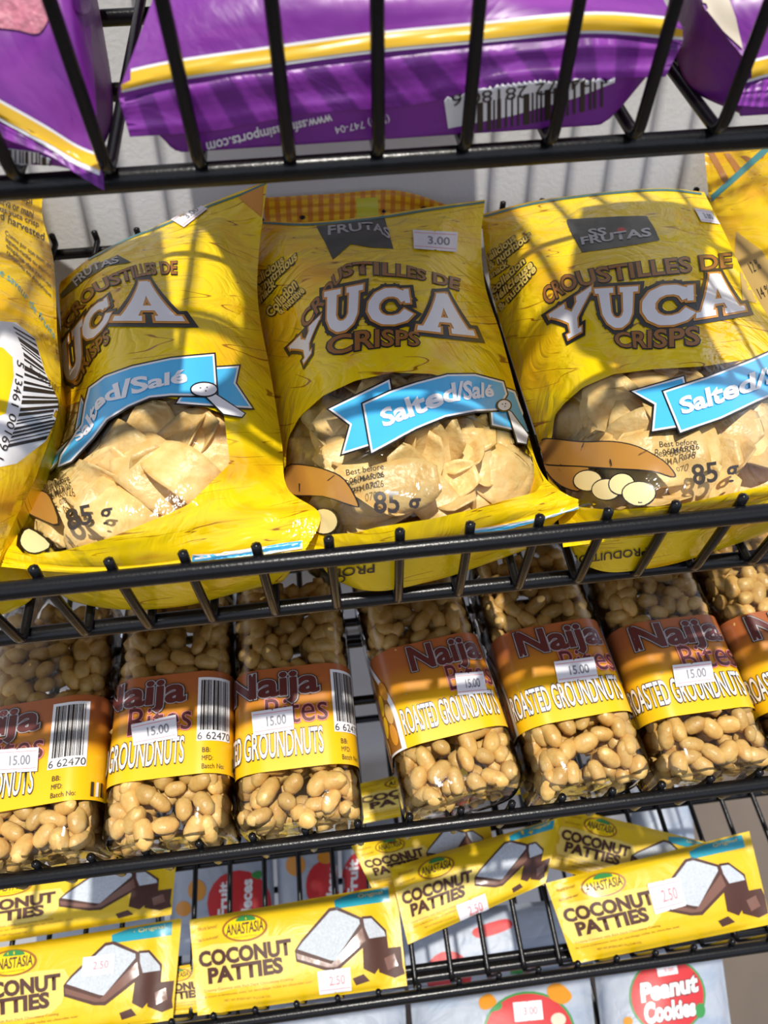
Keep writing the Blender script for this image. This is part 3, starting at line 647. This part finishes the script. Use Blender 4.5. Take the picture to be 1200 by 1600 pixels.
crisps(B3, r3, 'pale curled crisp in the window of the centre yuca bag', 'crisps in the centre yuca bag', 54, 13, c4, WIN3)
crisps(B4, r4, 'pale curled crisp in the window of the yuca bag right of centre', 'crisps in the right yuca bag', 54, 14, c5, WIN4)
# ---------------------------------------------------------------- purple snack bags
def purple(label, rows, stripe, nrow, seed, crimp):
    vs = 1/(len(rows)-1)
    p = Pack('p', rows_px('p', rows, 's'), .15, 70, 96, .06, seed, [(0, vs, 6, crimp)], .12, .1, fm='purple_film', bm_='purple_film', fmat=lambda v: 'crimp_purple' if v < vs*.97 else 'purple_film', split=lambda u, v: 'bottom_seal' if v < vs*.97 else None)
    root = thing('snack_bag', label, 'snack bag', p.base); pa = Paint(p.mb, p.to3(), 9)
    band(pa, stripe, -16, 16, 'white', .04); band(pa, stripe, -11, 11, 'goldbar', .06)
    return p, root, pa
PC, rpc, pa = purple('wide purple snack bag with yellow stripe and barcode underside, top centre', [
    [(203, 214, .7), (330, 205, .7), (480, 178, .7), (640, 165, .7), (800, 130, .7), (930, 124, .7), (1040, 120, .7)],
    [(186, 150, .9), (290, 128, .9), (430, 107, .9), (580, 88, .9), (750, 70, .9), (920, 56, .9), (1068, 60, .9)],
    [(194, 120, 1.1), (280, 96, 1.2), (420, 74, 1.3), (580, 50, 1.3), (750, 36, 1.3), (910, 22, 1.2), (1062, 36, 1.1)],
    [(238, 0, 3), (330, -10, 2.7), (450, -20, 2.4), (590, -25, 2.3), (750, -30, 2.4), (900, -20, 2.7), (1036, -2, 3)],
    [(262, -90, 5.5), (360, -100, 5.3), (470, -105, 5), (610, -110, 5), (750, -110, 5), (890, -105, 5.3), (1010, -95, 5.5)],
    [(300, -150, 11), (390, -170, 10.5), (490, -180, 10), (620, -185, 10), (740, -185, 10), (870, -175, 10.5), (970, -160, 11)],
    [(6, 22, 2j), (9, 22, 4.5j), (13, 22, 5.4j), (17.5, 22, 5.6j), (22, 22, 5.4j), (26, 22, 4.5j), (29, 22, 2j)],
    [(5, 31, 1j), (9, 31, 1.4j), (13, 31, 1.6j), (17.5, 31, 1.6j), (21, 31, 1.6j), (24, 31, 1.4j), (27, 31, 1j)]],
    [(190, 128), (275, 110), (420, 89), (580, 67), (750, 51), (920, 36), (1066, 46)], 2, 21, .055)
pb = Paint(PC.mb, PC.to3(PC.back), 9)
pb.poly([(690, 130), (960, 100), (960, 128), (900, 152), (800, 180), (700, 200)], 'white', .04)
pb.bars(warp([(745, 160), (840, 142), (945, 118)], [(745, 205), (840, 190), (945, 165)]), 60, 9)
pb.text('5 24472 28180 6', warp([(950, 128), (830, 150), (705, 165)], [(950, 108), (830, 130), (705, 146)]), 'ink', off=.07)
pb.text('www.ssfrutasimports.com', warp([(520, 192), (430, 212), (325, 238)], [(516, 172), (426, 192), (321, 216)]), 'white', bold=.02, off=.06)
pb.text('(514) 747-04', warp([(610, 190), (525, 208)], [(606, 176), (521, 193)]), 'white', off=.07)
PC.done('pouch', rpc)
PL, rpl, pa = purple('purple snack bag with slanting yellow stripe, its corner poking through the wires', [
    [(-230, 120, .6), (-110, 160, .6), (0, 214, .5), (75, 243, .4), (120, 272, -.2), (163, 298, -1.0)],
    [(-230, 80, .8), (-110, 125, .8), (0, 184, .8), (70, 224, .6), (115, 252, .3), (161, 274, -.4)],
    [(-220, 58, 1), (-105, 103, 1), (0, 160, 1), (70, 198, 1), (118, 226, .9), (155, 242, .6)],
    [(-200, -20, 2.4), (-100, 0, 2.6), (0, 20, 2.8), (60, 30, 2.6), (110, 60, 2.3), (149, 150, 1.8)],
    [(-190, -110, 5), (-90, -110, 5), (0, -110, 5), (60, -100, 5), (105, -60, 5), (142, 40, 4.6)],
    [(-170, -160, 11), (-80, -170, 10.5), (0, -175, 10), (60, -165, 10), (100, -120, 10), (138, -60, 10)],
    [(-160, -170, 20), (-80, -178, 20), (0, -182, 20), (50, -178, 20), (90, -170, 20), (130, -165, 20)]],
    [(-225, 70), (-108, 114), (0, 172), (70, 211), (117, 240), (157, 258)], 2, 22, .05)
pa.spoly([(-60, -60), (20, -50), (70, -20), (78, 20), (62, 52), (30, 48), (-40, 30)], 'meat', .05)
pa.spoly([(118, -40), (138, -30), (139, 15), (122, 22), (112, 5)], 'deep', .05)
pb = Paint(PL.mb, PL.to3(PL.back), 9)
pb.poly([(-20, 226), (80, 240), (80, 268), (-20, 262)], 'white', .04); pb.bars(quad((14, 232), (80, 240), (80, 258), (14, 252)), 28, 5)
PL.done('pouch', rpl)
PR, rpr, pa = purple('purple snack bag cut off by the top right corner, pale label on its side', [
    [(1150, 165, .7), (1200, 168, .7), (1300, 160, .7), (1420, 148, .7)],
    [(1162, 130, .9), (1210, 118, .9), (1300, 108, .9), (1420, 100, .9)],
    [(1168, 100, 1.1), (1212, 88, 1.2), (1300, 78, 1.2), (1420, 72, 1.1)],
    [(1098, 8, 3.2), (1190, -10, 2.6), (1300, -20, 2.4), (1420, -20, 2.8)],
    [(1075, -80, 6), (1180, -100, 5.4), (1290, -105, 5), (1400, -105, 5.5)],
    [(1060, -150, 11), (1160, -170, 10.5), (1270, -175, 10), (1380, -170, 11)],
    [(1050, -170, 20), (1150, -180, 20), (1250, -182, 20), (1350, -178, 20)]],
    [(1165, 113), (1212, 101), (1300, 92), (1420, 85)], 2, 23, .06)
pa.poly([(1084, -40), (1128, -30), (1150, 30), (1160, 78), (1130, 50), (1100, 12)], 'beige', .05)
pa.text('lot', quad((1096, 0), (1104, 14), (1098, 20), (1090, 6)), 'ink', off=.07)
PR.done('pouch', rpr)
# ---------------------------------------------------------------- bottles of groundnuts
BW, BTK, BR = 7.9, 7.5, 2.0
def sect(a):
    """point and normal of the rounded square at arc length a from the middle of its top face"""
    per = 2*(BW+BTK)-8*BR+2*math.pi*BR; a = (a+per/2) % per-per/2; sg = 1 if a >= 0 else -1; a = abs(a)
    f1, q, f2 = BW/2-BR, math.pi*BR/2, BTK-2*BR
    if a <= f1: x, h, nx, nh = a, BTK, 0, 1
    elif a <= f1+q: t = (a-f1)/BR; x, h, nx, nh = f1+BR*math.sin(t), BTK-BR+BR*math.cos(t), math.sin(t), math.cos(t)
    elif a <= f1+q+f2: x, h, nx, nh = BW/2, BTK-BR-(a-f1-q), 1, 0
    elif a <= f1+2*q+f2: t = (a-f1-q-f2)/BR; x, h, nx, nh = f1+BR*math.cos(t), BR-BR*math.sin(t), math.cos(t), -math.sin(t)
    else: x, h, nx, nh = f1-(a-f1-2*q-f2), 0, 0, -1
    return sg*x, h, sg*nx, nh
PER = 2*(BW+BTK)-8*BR+2*math.pi*BR
class Bottle:
    def __init__(s, x, s0, yaw):
        s.o = at('t', x, s0, WR+.06); c, n = math.cos(yaw), math.sin(yaw); ex = V((1, 0, 0)); s.ax = DF*c-ex*n; s.ex = ex*c+DF*n
    def P(s, x, l, h): return s.o+s.ex*x+s.ax*l+NF*h
    def S(s, a, l, off): x, h, nx, nh = sect(a); return s.P(x+nx*off, l, h+nh*off)
def bottle(label, x, s0, yaw, R, k, l0, stq, bare):
    b = Bottle(x, s0, yaw); root = thing('groundnut_bottle', label, 'bottle', b.P(0, 8, 0))
    n = 64; prof = [(.0, .0), (.35, .55), (.12, .86), (.05, .93), (.30, .975), (.8, 1), (2, 1), (l0-.3, 1), (l0-.15, .992), (l0+7.1, .992), (l0+7.3, 1), (15, 1), (15.3, .985), (15.6, 1), (17, .99), (18.3, .88), (19.2, .68), (19.7, .48), (20.2, .46), (21.3, .46)]
    mb = MB(); vs = []; fs = []
    for l, kk in prof:
        for j in range(n):
            p_ = sect(PER*j/n); r = V((p_[0], p_[1]-BTK/2)); c_ = r.normalized()*min(BW, BTK)/2
            f = max(0, min(1, (kk-.7)/.3)); q = (c_*(1-f)+r*f)*kk; vs.append(b.P(q.x, l, q.y+BTK/2))
    for i in range(len(prof)-1):
        for j in range(n): fs.append((i*n+j, i*n+(j+1) % n, (i+1)*n+(j+1) % n, (i+1)*n+j))
    mb.add(vs, fs, 'bottle_plastic'); mb.build('bottle_body', root_loc(root), root)
    mb = MB(); cs = []
    for l, r in ((20.3, 1.95), (20.35, 2.05), (22.2, 2.05), (22.35, 1.9), (22.35, 0)):
        cs += [b.P(r*math.sin(6.2832*j/40)*(1+.015*(j % 2)), l, BTK/2+r*math.cos(6.2832*j/40)*(1+.015*(j % 2))) for j in range(40)]
    mb.add(cs, [(i*40+j, i*40+(j+1) % 40, (i+1)*40+(j+1) % 40, (i+1)*40+j) for i in range(4) for j in range(40)], 'white'); mb.build('cap', root_loc(root), root)
    # label: a printed band round the bottle
    H = 6.7; mb = MB(); na, nl = 110, 14; vs = []; uv = []; fs = []
    for i in range(nl+1):
        for j in range(na+1):
            vs.append(b.S(-PER/2+PER*j/na, l0+H*i/nl, .03+.02*noise.noise(V((j*.13, i*.3, x))))); uv.append((j/na, i/nl))
    fs = [(i*(na+1)+j, i*(na+1)+j+1, (i+1)*(na+1)+j+1, (i+1)*(na+1)+j) for i in range(nl) for j in range(na)]
    lb = BVHTree.FromPolygons(vs, fs); mb.add(vs, fs, 'label_print', uv)
    pa = Paint(mb, lambda u, v, off: b.S(R+u*k, l0+v*H, off+.03), .5)
    Q = lambda x0, y0, x1, y1, dy=0: quad((x0, y1), (x1, y1+dy), (x1, y0+dy), (x0, y0))
    pa.text('Naija', Q(-6.2, .63, -.1, .95), 'maroon', .12, bold=.035, line='ink', lw=.02, line2='grey', lw2=.018)
    pa.text('Bites', Q(-3.6, .42, .4, .68), 'maroon', .12, bold=.0, line='pink', lw=.022)
    pa.text('ROASTED', Q(-8.1, .12, -5.25, .36), 'white', .10, bold=.01, line='ink', lw=.03); pa.text('GROUNDNUTS', Q(-5.0, .12, 0, .36), 'white', .10, bold=.01, line='ink', lw=.03)
    pa.poly([(.75, .30), (3.0, .30), (3.0, .93), (.75, .93)], 'white', .05); pa.bars(Q(.95, .40, 2.8, .90), 42, 7, .07)
    pa.text('6 62470', Q(.8, .31, 2.95, .38), 'ink', .08)
    for i, t in enumerate(('BB:', 'MFD:', 'Batch No:')): pa.text(t, Q(1.1, .19-i*.075, 1.1+(.5, .65, 1.4)[i], .235-i*.075), 'ink', .08)
    for i in range(3): pa.poly([(3.35+i*.35, .03), (3.55+i*.35, .03), (3.55+i*.35, .16), (3.35+i*.35, .16)], ('ink', 'white', 'ink')[i], .08)
    A = [(-8.3-4.2*max(0, i/14-.25)**2, i/14) for i in range(15)]; pa.poly([(-12.5, 0)]+A+[(-12.5, 1)], 'white', .05); pa.poly([(-12.5, .02)]+[(a-.42, .02+.96*c_) for a, c_ in A]+[(-12.5, .98)], 'brown', .065)
    for i, (nx_, ny_, ra) in enumerate(((-9.2, .62, .3), (-10.6, .75, .2), (-9.9, .5, -.2), (-10.7, .42, .5), (-9.15, .38, .2), (-10.0, .28, -.3), (-9.15, .17, .1), (-10.6, .12, .4))):
        P = [(nx_+(q[0]*math.cos(ra)-q[1]*math.sin(ra)), ny_+(q[0]*math.sin(ra)+q[1]*math.cos(ra))/6.7) for q in ell(0, 0, .40, .72, 14)]
        pa.poly(P, ('orange', 'nut', 'goldbar')[i % 3], .08+.006*i)
    lo = mb.build('label', root_loc(root), root); lo['label'] = 'brown and yellow printed wraparound label'
    def tl(px_, py_, off):
        d = ray(px_, py_).normalized(); l, nn, i, t = lb.ray_cast(CAM, d)
        return None if l is None else l+(nn if nn.dot(d) < 0 else -nn)*off
    if stq: price(root, tl, stq, '15.00', root_loc(root), off=.2)
    return b, root
def root_loc(r): return V((r.location.x/CM, r.location.y/CM, (r.location.z-ZUP)/CM))
BOT = []
for a in (('leftmost groundnut bottle, cut off by the left edge, barcode showing', -6.95, .3, .05, .30, 1.0, 2.8, c6([(-10, 626), (125, 618), (120, 692), (-12, 700)]), 'the leftmost bottle'),
          ('second groundnut bottle from the left, barcode and sticker on its label', 0.98, .38, .0, 1.25, 1.0, 3.5, c6([(413, 548), (552, 516), (557, 588), (420, 613)]), 'the second bottle from the left'),
          ('third groundnut bottle from the left, just left of the gap', 9.06, .38, .0, 1.9, 1.0, 3.1, c6([(790, 508), (915, 490), (920, 562), (795, 582)]), 'the bottle left of the gap'),
          ('leaning groundnut bottle just right of the gap, peanut picture on its label', 19.65, .8, .12, 3.55, .80, 3.55, c7([(310, 425), (385, 420), (398, 480), (318, 487)]), 'the bottle right of the gap'),
          ('groundnut bottle in the middle of the three whole ones right of the gap', 27.85, .6, .06, 3.3, .95, 3.9, c7([(590, 392), (702, 378), (716, 438), (602, 452)]), 'the middle bottle of the right three'),
          ('last whole groundnut bottle, second from the right edge', 35.85, .4, .015, 3.2, 1.0, 3.5, c7([(925, 402), (1035, 390), (1045, 448), (936, 464)]), 'the last whole bottle'),
          ('groundnut bottle half cut off by the right edge', 43.95, .35, .0, 3.3, 1.0, 3.3, None, 'the bottle at the right edge')):
    BOT.append((*bottle(*a), a))
def nutmesh(seed, sub=2):
    bm = bmesh.new(); bmesh.ops.create_icosphere(bm, subdivisions=sub, radius=1); vs = []
    for v in bm.verts:
        c = v.co.copy(); w = 1-.13*math.exp(-(c.x/.35)**2)+.10*noise.noise(c*1.3+V((seed*5, 0, 0)))
        kx = (.78, .62, .86, .70, .66)[seed]; vs.append(V((c.x*kx+.09*max(0, c.x)**3, c.y*.55*w, c.z*(.52, .54, .5, .36, .53)[seed]*w)))
    fs = [tuple(v.index for v in f.verts) for f in bm.faces]; bm.free(); return vs, fs
NUTS = [nutmesh(i) for i in range(5)]; NLOW = [nutmesh(i, 1) for i in range(3)]; NME = []
for vs, fs in NUTS:
    mb = MB(); mb.add(vs, fs, 'peanut'); me = mb.mesh('peanut', V((0, 0, 0)))
    for v in me.vertices: v.co.z -= 0
    NME.append(me)
rnd = random.Random(8); cand = []; rest = []
for bi, (b, root, a) in enumerate(BOT):
    l0 = a[6]; got = []
    for lay, dep, sp in ((0, .56, .95), (1, 1.5, 1.15), (2, 2.5, 1.3)):
        pts = []
        for _ in range(2600):
            A, L = rnd.uniform(-8.6, 8.6), rnd.uniform(.42, 16.5)
            if any((A-p_[0])**2+(L-p_[1])**2 < sp*sp for p_ in pts): continue
            pts.append((A, L))
        for A, L in pts:
            p = b.S(A, L, -dep-rnd.random()*.2); n0 = (b.S(A, L, 1)-b.S(A, L, 0)).normalized(); tx = (b.S(A+.1, L, 0)-b.S(A-.1, L, 0)).normalized(); q = rnd.random()*3.14
            nn = (n0+V((rnd.uniform(-.5, .5), rnd.uniform(-.5, .5), rnd.uniform(-.4, .4)))).normalized(); t = b.ax*math.cos(q)+tx*math.sin(q); t = (t-nn*t.dot(nn)).normalized()
            M = Matrix((t, nn.cross(t), nn)).transposed(); vis = (CAM-p).normalized().dot(n0); und = l0+.3 < L < l0+6.45; kz = rnd.uniform(.95, 1.24)
            if lay == 2 and abs(A) > 7.5: continue
            if lay == 0 and not und and vis > .12 and L < 15: cand.append((L+(3 if L > 8 else 0)-vis, bi, p, M, kz))
            else: rest.append((p, M, 1.15))
    for i in range(46):
        p = b.P(rnd.uniform(-2.9, 2.9), .72+rnd.random()*.2, rnd.uniform(.9, BTK-.9)); rest.append((p, Euler((rnd.random()*6, rnd.random()*6, rnd.random()*6)).to_matrix(), .95))
cand.sort(key=lambda c: c[0])
for i, (sc0, bi, p, M, k_) in enumerate(cand[:300]):
    o = bpy.data.objects.new('peanut', NME[i % 5]); COL.objects.link(o); m4 = (M*k_).to_4x4(); m4.translation = W(p)-V((0, 0, 0)); o.matrix_world = Matrix.Translation(W(p)) @ (M*k_).to_4x4()
    tag(o, 'shelled roasted peanut inside '+BOT[bi][2][8], 'peanut', 'peanuts in '+BOT[bi][2][8])
mb = MB()
for i, (p, M, k_) in enumerate([c[2:] for c in cand[300:]]): vs, fs = NUTS[i % 5]; mb.add([p+M @ (v*k_) for v in vs], fs, 'peanut')
for i, (p, M, k_) in enumerate(rest): vs, fs = NLOW[i % 3]; mb.add([p+M @ (v*k_) for v in vs], fs, 'peanut')
o = mb.build('peanuts', BOT[3][0].o); tag(o, 'the remaining roasted peanuts filling the clear bottles', 'peanuts', None, 'stuff')
# ---------------------------------------------------------------- coconut patty bars
def flat(k, q, h0, T, nu=40, nv=16, seed=1, fm='bar_film', hp=None, crimp=True):
    f = quad(*q); us = ((0, .4), (.05, .42), (.10, .55), (.2, .95), (.5, 1), (.8, .95), (.9, .55), (.95, .42), (1, .4)) if crimp else ((0, .3), (.12, .75), (.5, 1), (.88, .75), (1, .3)); vs_ = ((0, .35), (.12, .85), (.5, 1), (.88, .85), (1, .35))
    rows = []
    for v, b in vs_:
        r = []
        for u, a in us: x, y = f(u, v); r.append(pt(k, x, y, h=h0+T*(min(a, b) if (u in (0, 1) or v in (0, 1)) else a*b) + (hp(u, v) if hp else 0)))
        rows.append(r)
    return Pack(k, rows, h0, nu, nv*2, .04, seed, None, .10, .14, fm=fm, bm_=fm, split=(lambda u, v: 'end_seal1' if u < .05 else 'end_seal2' if u > .95 else None) if crimp else None)
BQ = [(555, 445), (1160, 340), (1195, 655), (580, 745)]
def bart(pa, q):
    ax, ay = V(BQ[1])-V(BQ[0]), V(BQ[3])-V(BQ[0]); det = ax.x*ay.y-ax.y*ay.x; f = quad(*q)
    def C(pts):
        out = []
        for x, y in pts:
            d = V((x, y))-V(BQ[0]); u = (d.x*ay.y-d.y*ay.x)/det; v = (ax.x*d.y-ax.y*d.x)/det; out.append(tuple(f(u, 1-v)))
        return out
    pa.spoly(C([(570, 540), (700, 515), (860, 490), (870, 560), (835, 625), (700, 655), (590, 670)]), 'halo', .03, 2)
    for P, mt, o in (([(862, 540), (880, 510), (963, 412), (988, 408), (1058, 440), (1078, 500), (1068, 522), (985, 600), (952, 600), (866, 574)], 'choc', .04), ([(866, 548), (968, 580), (1058, 470), (1068, 508), (984, 588), (955, 590), (870, 566)], 'chocside', .055),
                     ([(1058, 436), (1086, 434), (1128, 476), (1134, 545), (1092, 608), (1060, 592)], 'choc', .035), ([(870, 536), (884, 516), (966, 422), (985, 418), (1050, 446), (1052, 458), (978, 570), (964, 568)], 'coco', .07), ([(1062, 444), (1085, 442), (1122, 480), (1126, 494), (1078, 502), (1066, 470)], 'coco', .05),
                     ([(1100, 560), (1125, 530), (1185, 522), (1190, 600), (1150, 618), (1105, 602)], 'choc', .045), ([(1028, 622), (1060, 608), (1078, 628), (1038, 642)], 'choc', .04), ([(1120, 560), (1150, 545), (1160, 580), (1130, 596)], 'chocside', .06)):
        pa.poly(C(P), mt, o)
    pa.poly(C(ell(717, 472, 67, 41, 28, -.15)), 'brown', .04); pa.poly(C(ell(717, 472, 60, 35, 28, -.15)), 'yellow', .055); pa.spoly(C([(690, 452), (705, 436), (735, 434), (750, 446), (720, 450)]), 'green', .07, 2)
    T = lambda t, a, b, mt='choc', **kw: pa.text(t, warp(C(a), C(b)), mt, **kw)
    T('ANASTASIA', [(664, 463), (718, 455), (772, 446)], [(664, 495), (718, 488), (772, 478)], bold=.02, off=.075); T('FINE CONFECTIONS', [(685, 500), (752, 490)], [(685, 505), (752, 495)], 'brown', off=.075)
    T('COCONUT', [(583, 548), (848, 506)], [(588, 592), (852, 551)], bold=.05, off=.075); T('PATTIES', [(612, 598), (822, 562)], [(615, 643), (826, 606)], bold=.05, off=.075)
    T('Creamy Coconut with Rich Dark Chocolatey Coating', [(598, 664), (856, 622)], [(599, 674), (857, 632)], 'brown'); T('de coco crémeuses avec un enrobage riche en chocolat noir', [(594, 684), (912, 629)], [(595, 694), (913, 639)], 'brown')
    T('NET WT./POIDS NET 76 g (2.68 OZ)', [(658, 692), (790, 676)], [(659, 701), (791, 685)], 'brown'); T('World famous!', [(580, 470), (636, 458)], [(581, 482), (637, 470)], 'brown'); T('dans le monde entier!', [(580, 506), (640, 492)], [(581, 516), (641, 502)], 'brown')
    pa.poly(C([(978, 390), (1020, 372), (1136, 350), (1141, 390), (982, 414)]), 'teal', .04); T('Original', [(1048, 372), (1118, 358)], [(1050, 386), (1120, 372)], 'halo', off=.06)
def bar(label, q, h0, T, seed, st=None, hp=None):
    p = flat('f', q, h0, T, seed=seed, hp=hp); root = thing('coconut_bar', label, 'candy bar', p.base)
    bart(Paint(p.mb, p.to3(), 10), q)
    p.done('wrapper', root)
    if st: price(root, p.to3(), st, '2.50', p.base, faint=True, off=.14)
bar('coconut patties bar in front at left, touching the left edge, sticker on the picture', c8([(-140, 548), (532, 440), (506, 738), (-120, 830)]), .5, 1.5, 31, c8([(245, 556), (338, 545), (334, 600), (240, 612)]))
bar('coconut patties bar in front, second from left, sticker under the picture', c8([(555, 445), (1160, 340), (1193, 638), (579, 726)]), .5, 1.5, 32, c8([(930, 596), (1025, 583), (1030, 648), (936, 660)]))
bar('coconut patties bar behind at left, half under the bottle shelf', c8([(-150, 345), (520, 232), (502, 430), (-150, 535)]), .3, 1.6, 33)
bar('tilted coconut patties bar behind, between the two front bars with stickers', c9([(92, 330), (596, 180), (548, 375), (145, 555)]), 1.5, 1.5, 34, c9([(285, 440), (370, 405), (384, 460), (300, 495)]))
bar('coconut patties bar in front at right with a big tilted sticker', c9([(548, 375), (1145, 222), (1210, 495), (632, 612)]), .7, 1.5, 35, c9([(845, 378), (938, 356), (958, 440), (868, 466)]), lambda u, v: .9*v)
bar('coconut patties bar slipped down behind the front right one', c9([(600, 150), (1046, 262), (1010, 450), (560, 330)]), .3, .8, 36)
bar('coconut patties bar with a folded corner, sticking out left from under the tilted bar', [(549, 1322), (760, 1268), (780, 1352), (584, 1394)], .3, .9, 37)
bar('coconut patties bar far back, seen through the gap between the bottles', [(548, 1228), (880, 1150), (900, 1225), (560, 1288)], .3, 1.4, 38)
bar('coconut patties bar lying underneath, seen between the two front left bars', [(225, 1518), (420, 1488), (428, 1568), (235, 1590)], .05, .2, 39)
# ---------------------------------------------------------------- white cookie bags on the lowest shelf
def cookie(label, q, art, seed, h0=.3, T=4, st=None):
    p = flat('b', q, h0, T, 40, 20, seed, 'cookie_film', crimp=False); root = thing('cookie_bag', label, 'snack bag', p.base)
    art(Paint(p.mb, p.to3(), 8)); p.done('pouch', root)
    if st: price(root, p.to3(), st, '3.00', p.base, faint=True, off=.14)
def k1(pa):
    pa.poly(c9(ell(905, 705, 112, 112, 30)), 'green', .03); pa.poly(c9(ell(905, 705, 106, 106, 30)), 'red', .05)
    pa.text('Peanut', quad(*c9([(828, 672), (988, 640), (992, 690), (832, 722)])), 'white', bold=.05, line='black', lw=.03, off=.09); pa.text('Cookies', quad(*c9([(838, 730), (982, 712), (986, 760), (842, 786)])), 'white', bold=.05, line='black', lw=.03, off=.09)
    pa.poly(c9(ell(1000, 748, 15, 22)), 'green', .09); pa.poly(c9(ell(790, 780, 14, 14)), 'orange', .06)
def k2(pa):
    pa.poly(c9(ell(500, 812, 135, 120, 30)), 'green', .03); pa.poly(c9(ell(500, 812, 128, 113, 30)), 'red', .05); pa.spoly(c9([(355, 715), (385, 700), (405, 725), (380, 745), (358, 742)]), 'orange', .07); pa.spoly(c9([(555, 680), (590, 670), (625, 705), (600, 730), (560, 712)]), 'orange', .07)
    pa.spoly(c9([(388, 752), (400, 735), (420, 728), (415, 745)]), 'green', .09); pa.poly(c9(ell(585, 775, 22, 20)), 'beige', .08)
def k3(pa):
    pa.poly(ell(701, 1524, 36, 38), 'red', .05); pa.poly([(795, 1508), (820, 1505), (818, 1520), (798, 1522)], 'green', .05); pa.spoly([(740, 1452), (790, 1436), (798, 1450), (750, 1466)], 'red', .05); pa.poly(ell(845, 1532, 9, 6), 'orange', .05)
def k4(pa):
    pa.poly(ell(374, 1412, 50, 52), 'red', .05); pa.spoly([(392, 1368), (402, 1361), (410, 1364), (404, 1374)], 'green', .07); pa.poly(ell(308, 1391, 14, 17), 'orange', .05); pa.poly(ell(287, 1420, 12, 12), 'orange', .05)
    pa.text('Fruit', quad((341, 1432), (343, 1380), (357, 1378), (356, 1432)), 'white', bold=.04, off=.08); pa.text('Pieces', quad((376, 1436), (378, 1376), (394, 1374), (392, 1436)), 'white', bold=.04, off=.08)
def k5(pa):
    pa.poly(ell(462, 1352, 15, 17), 'orange', .05); pa.poly(ell(508, 1385, 30, 40), 'red', .05); pa.text('Pieces', quad((508, 1410), (512, 1355), (526, 1352), (522, 1410)), 'white', bold=.04, off=.08); pa.poly(ell(508, 1340, 12, 10), 'orange', .06)
def k6(pa):
    pa.poly(ell(570, 1378, 36, 50), 'red', .05); pa.text('Fruit', quad((544, 1400), (546, 1345), (560, 1343), (558, 1400)), 'white', bold=.04, off=.08)
def none(pa): pass
cookie('white bag with a red circle reading Peanut Cookies', [(925, 1492), (1122, 1450), (1150, 1660), (948, 1680)], k1, 41, st=c9([(872, 622), (930, 610), (935, 640), (878, 650)]))
cookie('white bag with a red circle and sticker, left of the Peanut Cookies bag', [(640, 1545), (920, 1513), (942, 1720), (655, 1740)], k2, 42, st=c9([(452, 726), (535, 718), (541, 774), (458, 782)]))
cookie('white bag with a small red disc, seen through the wires under the bars', [(625, 1430), (930, 1400), (945, 1500), (640, 1560)], k3, 43, T=2)
cookie('white bag with a red oval and green leaf, behind at left under the bottles', [(270, 1300), (424, 1285), (432, 1480), (264, 1495)], k4, 44, T=3)
cookie('white bag with an orange fruit and upright lettering, in the middle of the three behind', [(430, 1288), (526, 1280), (532, 1470), (438, 1478)], k5, 45, T=3)
cookie('white bag with a dark red print, half behind the yellow bar with folded corner', [(532, 1285), (620, 1275), (630, 1455), (538, 1465)], k6, 46, T=3)
cookie('white bag at the back, beyond the slipped down coconut bar', [(985, 1235), (1078, 1225), (1088, 1345), (992, 1350)], none, 47, T=2.5)
cookie('white bag in shade, glimpsed between the two left coconut bars', [(60, 1385), (258, 1375), (256, 1500), (55, 1520)], none, 48, T=3)
cookie('white bag at the bottom edge, under the second coconut bar from left', [(395, 1555), (632, 1545), (640, 1740), (395, 1740)], none, 49, T=3.6)
bpy.data.objects.remove(TXO)
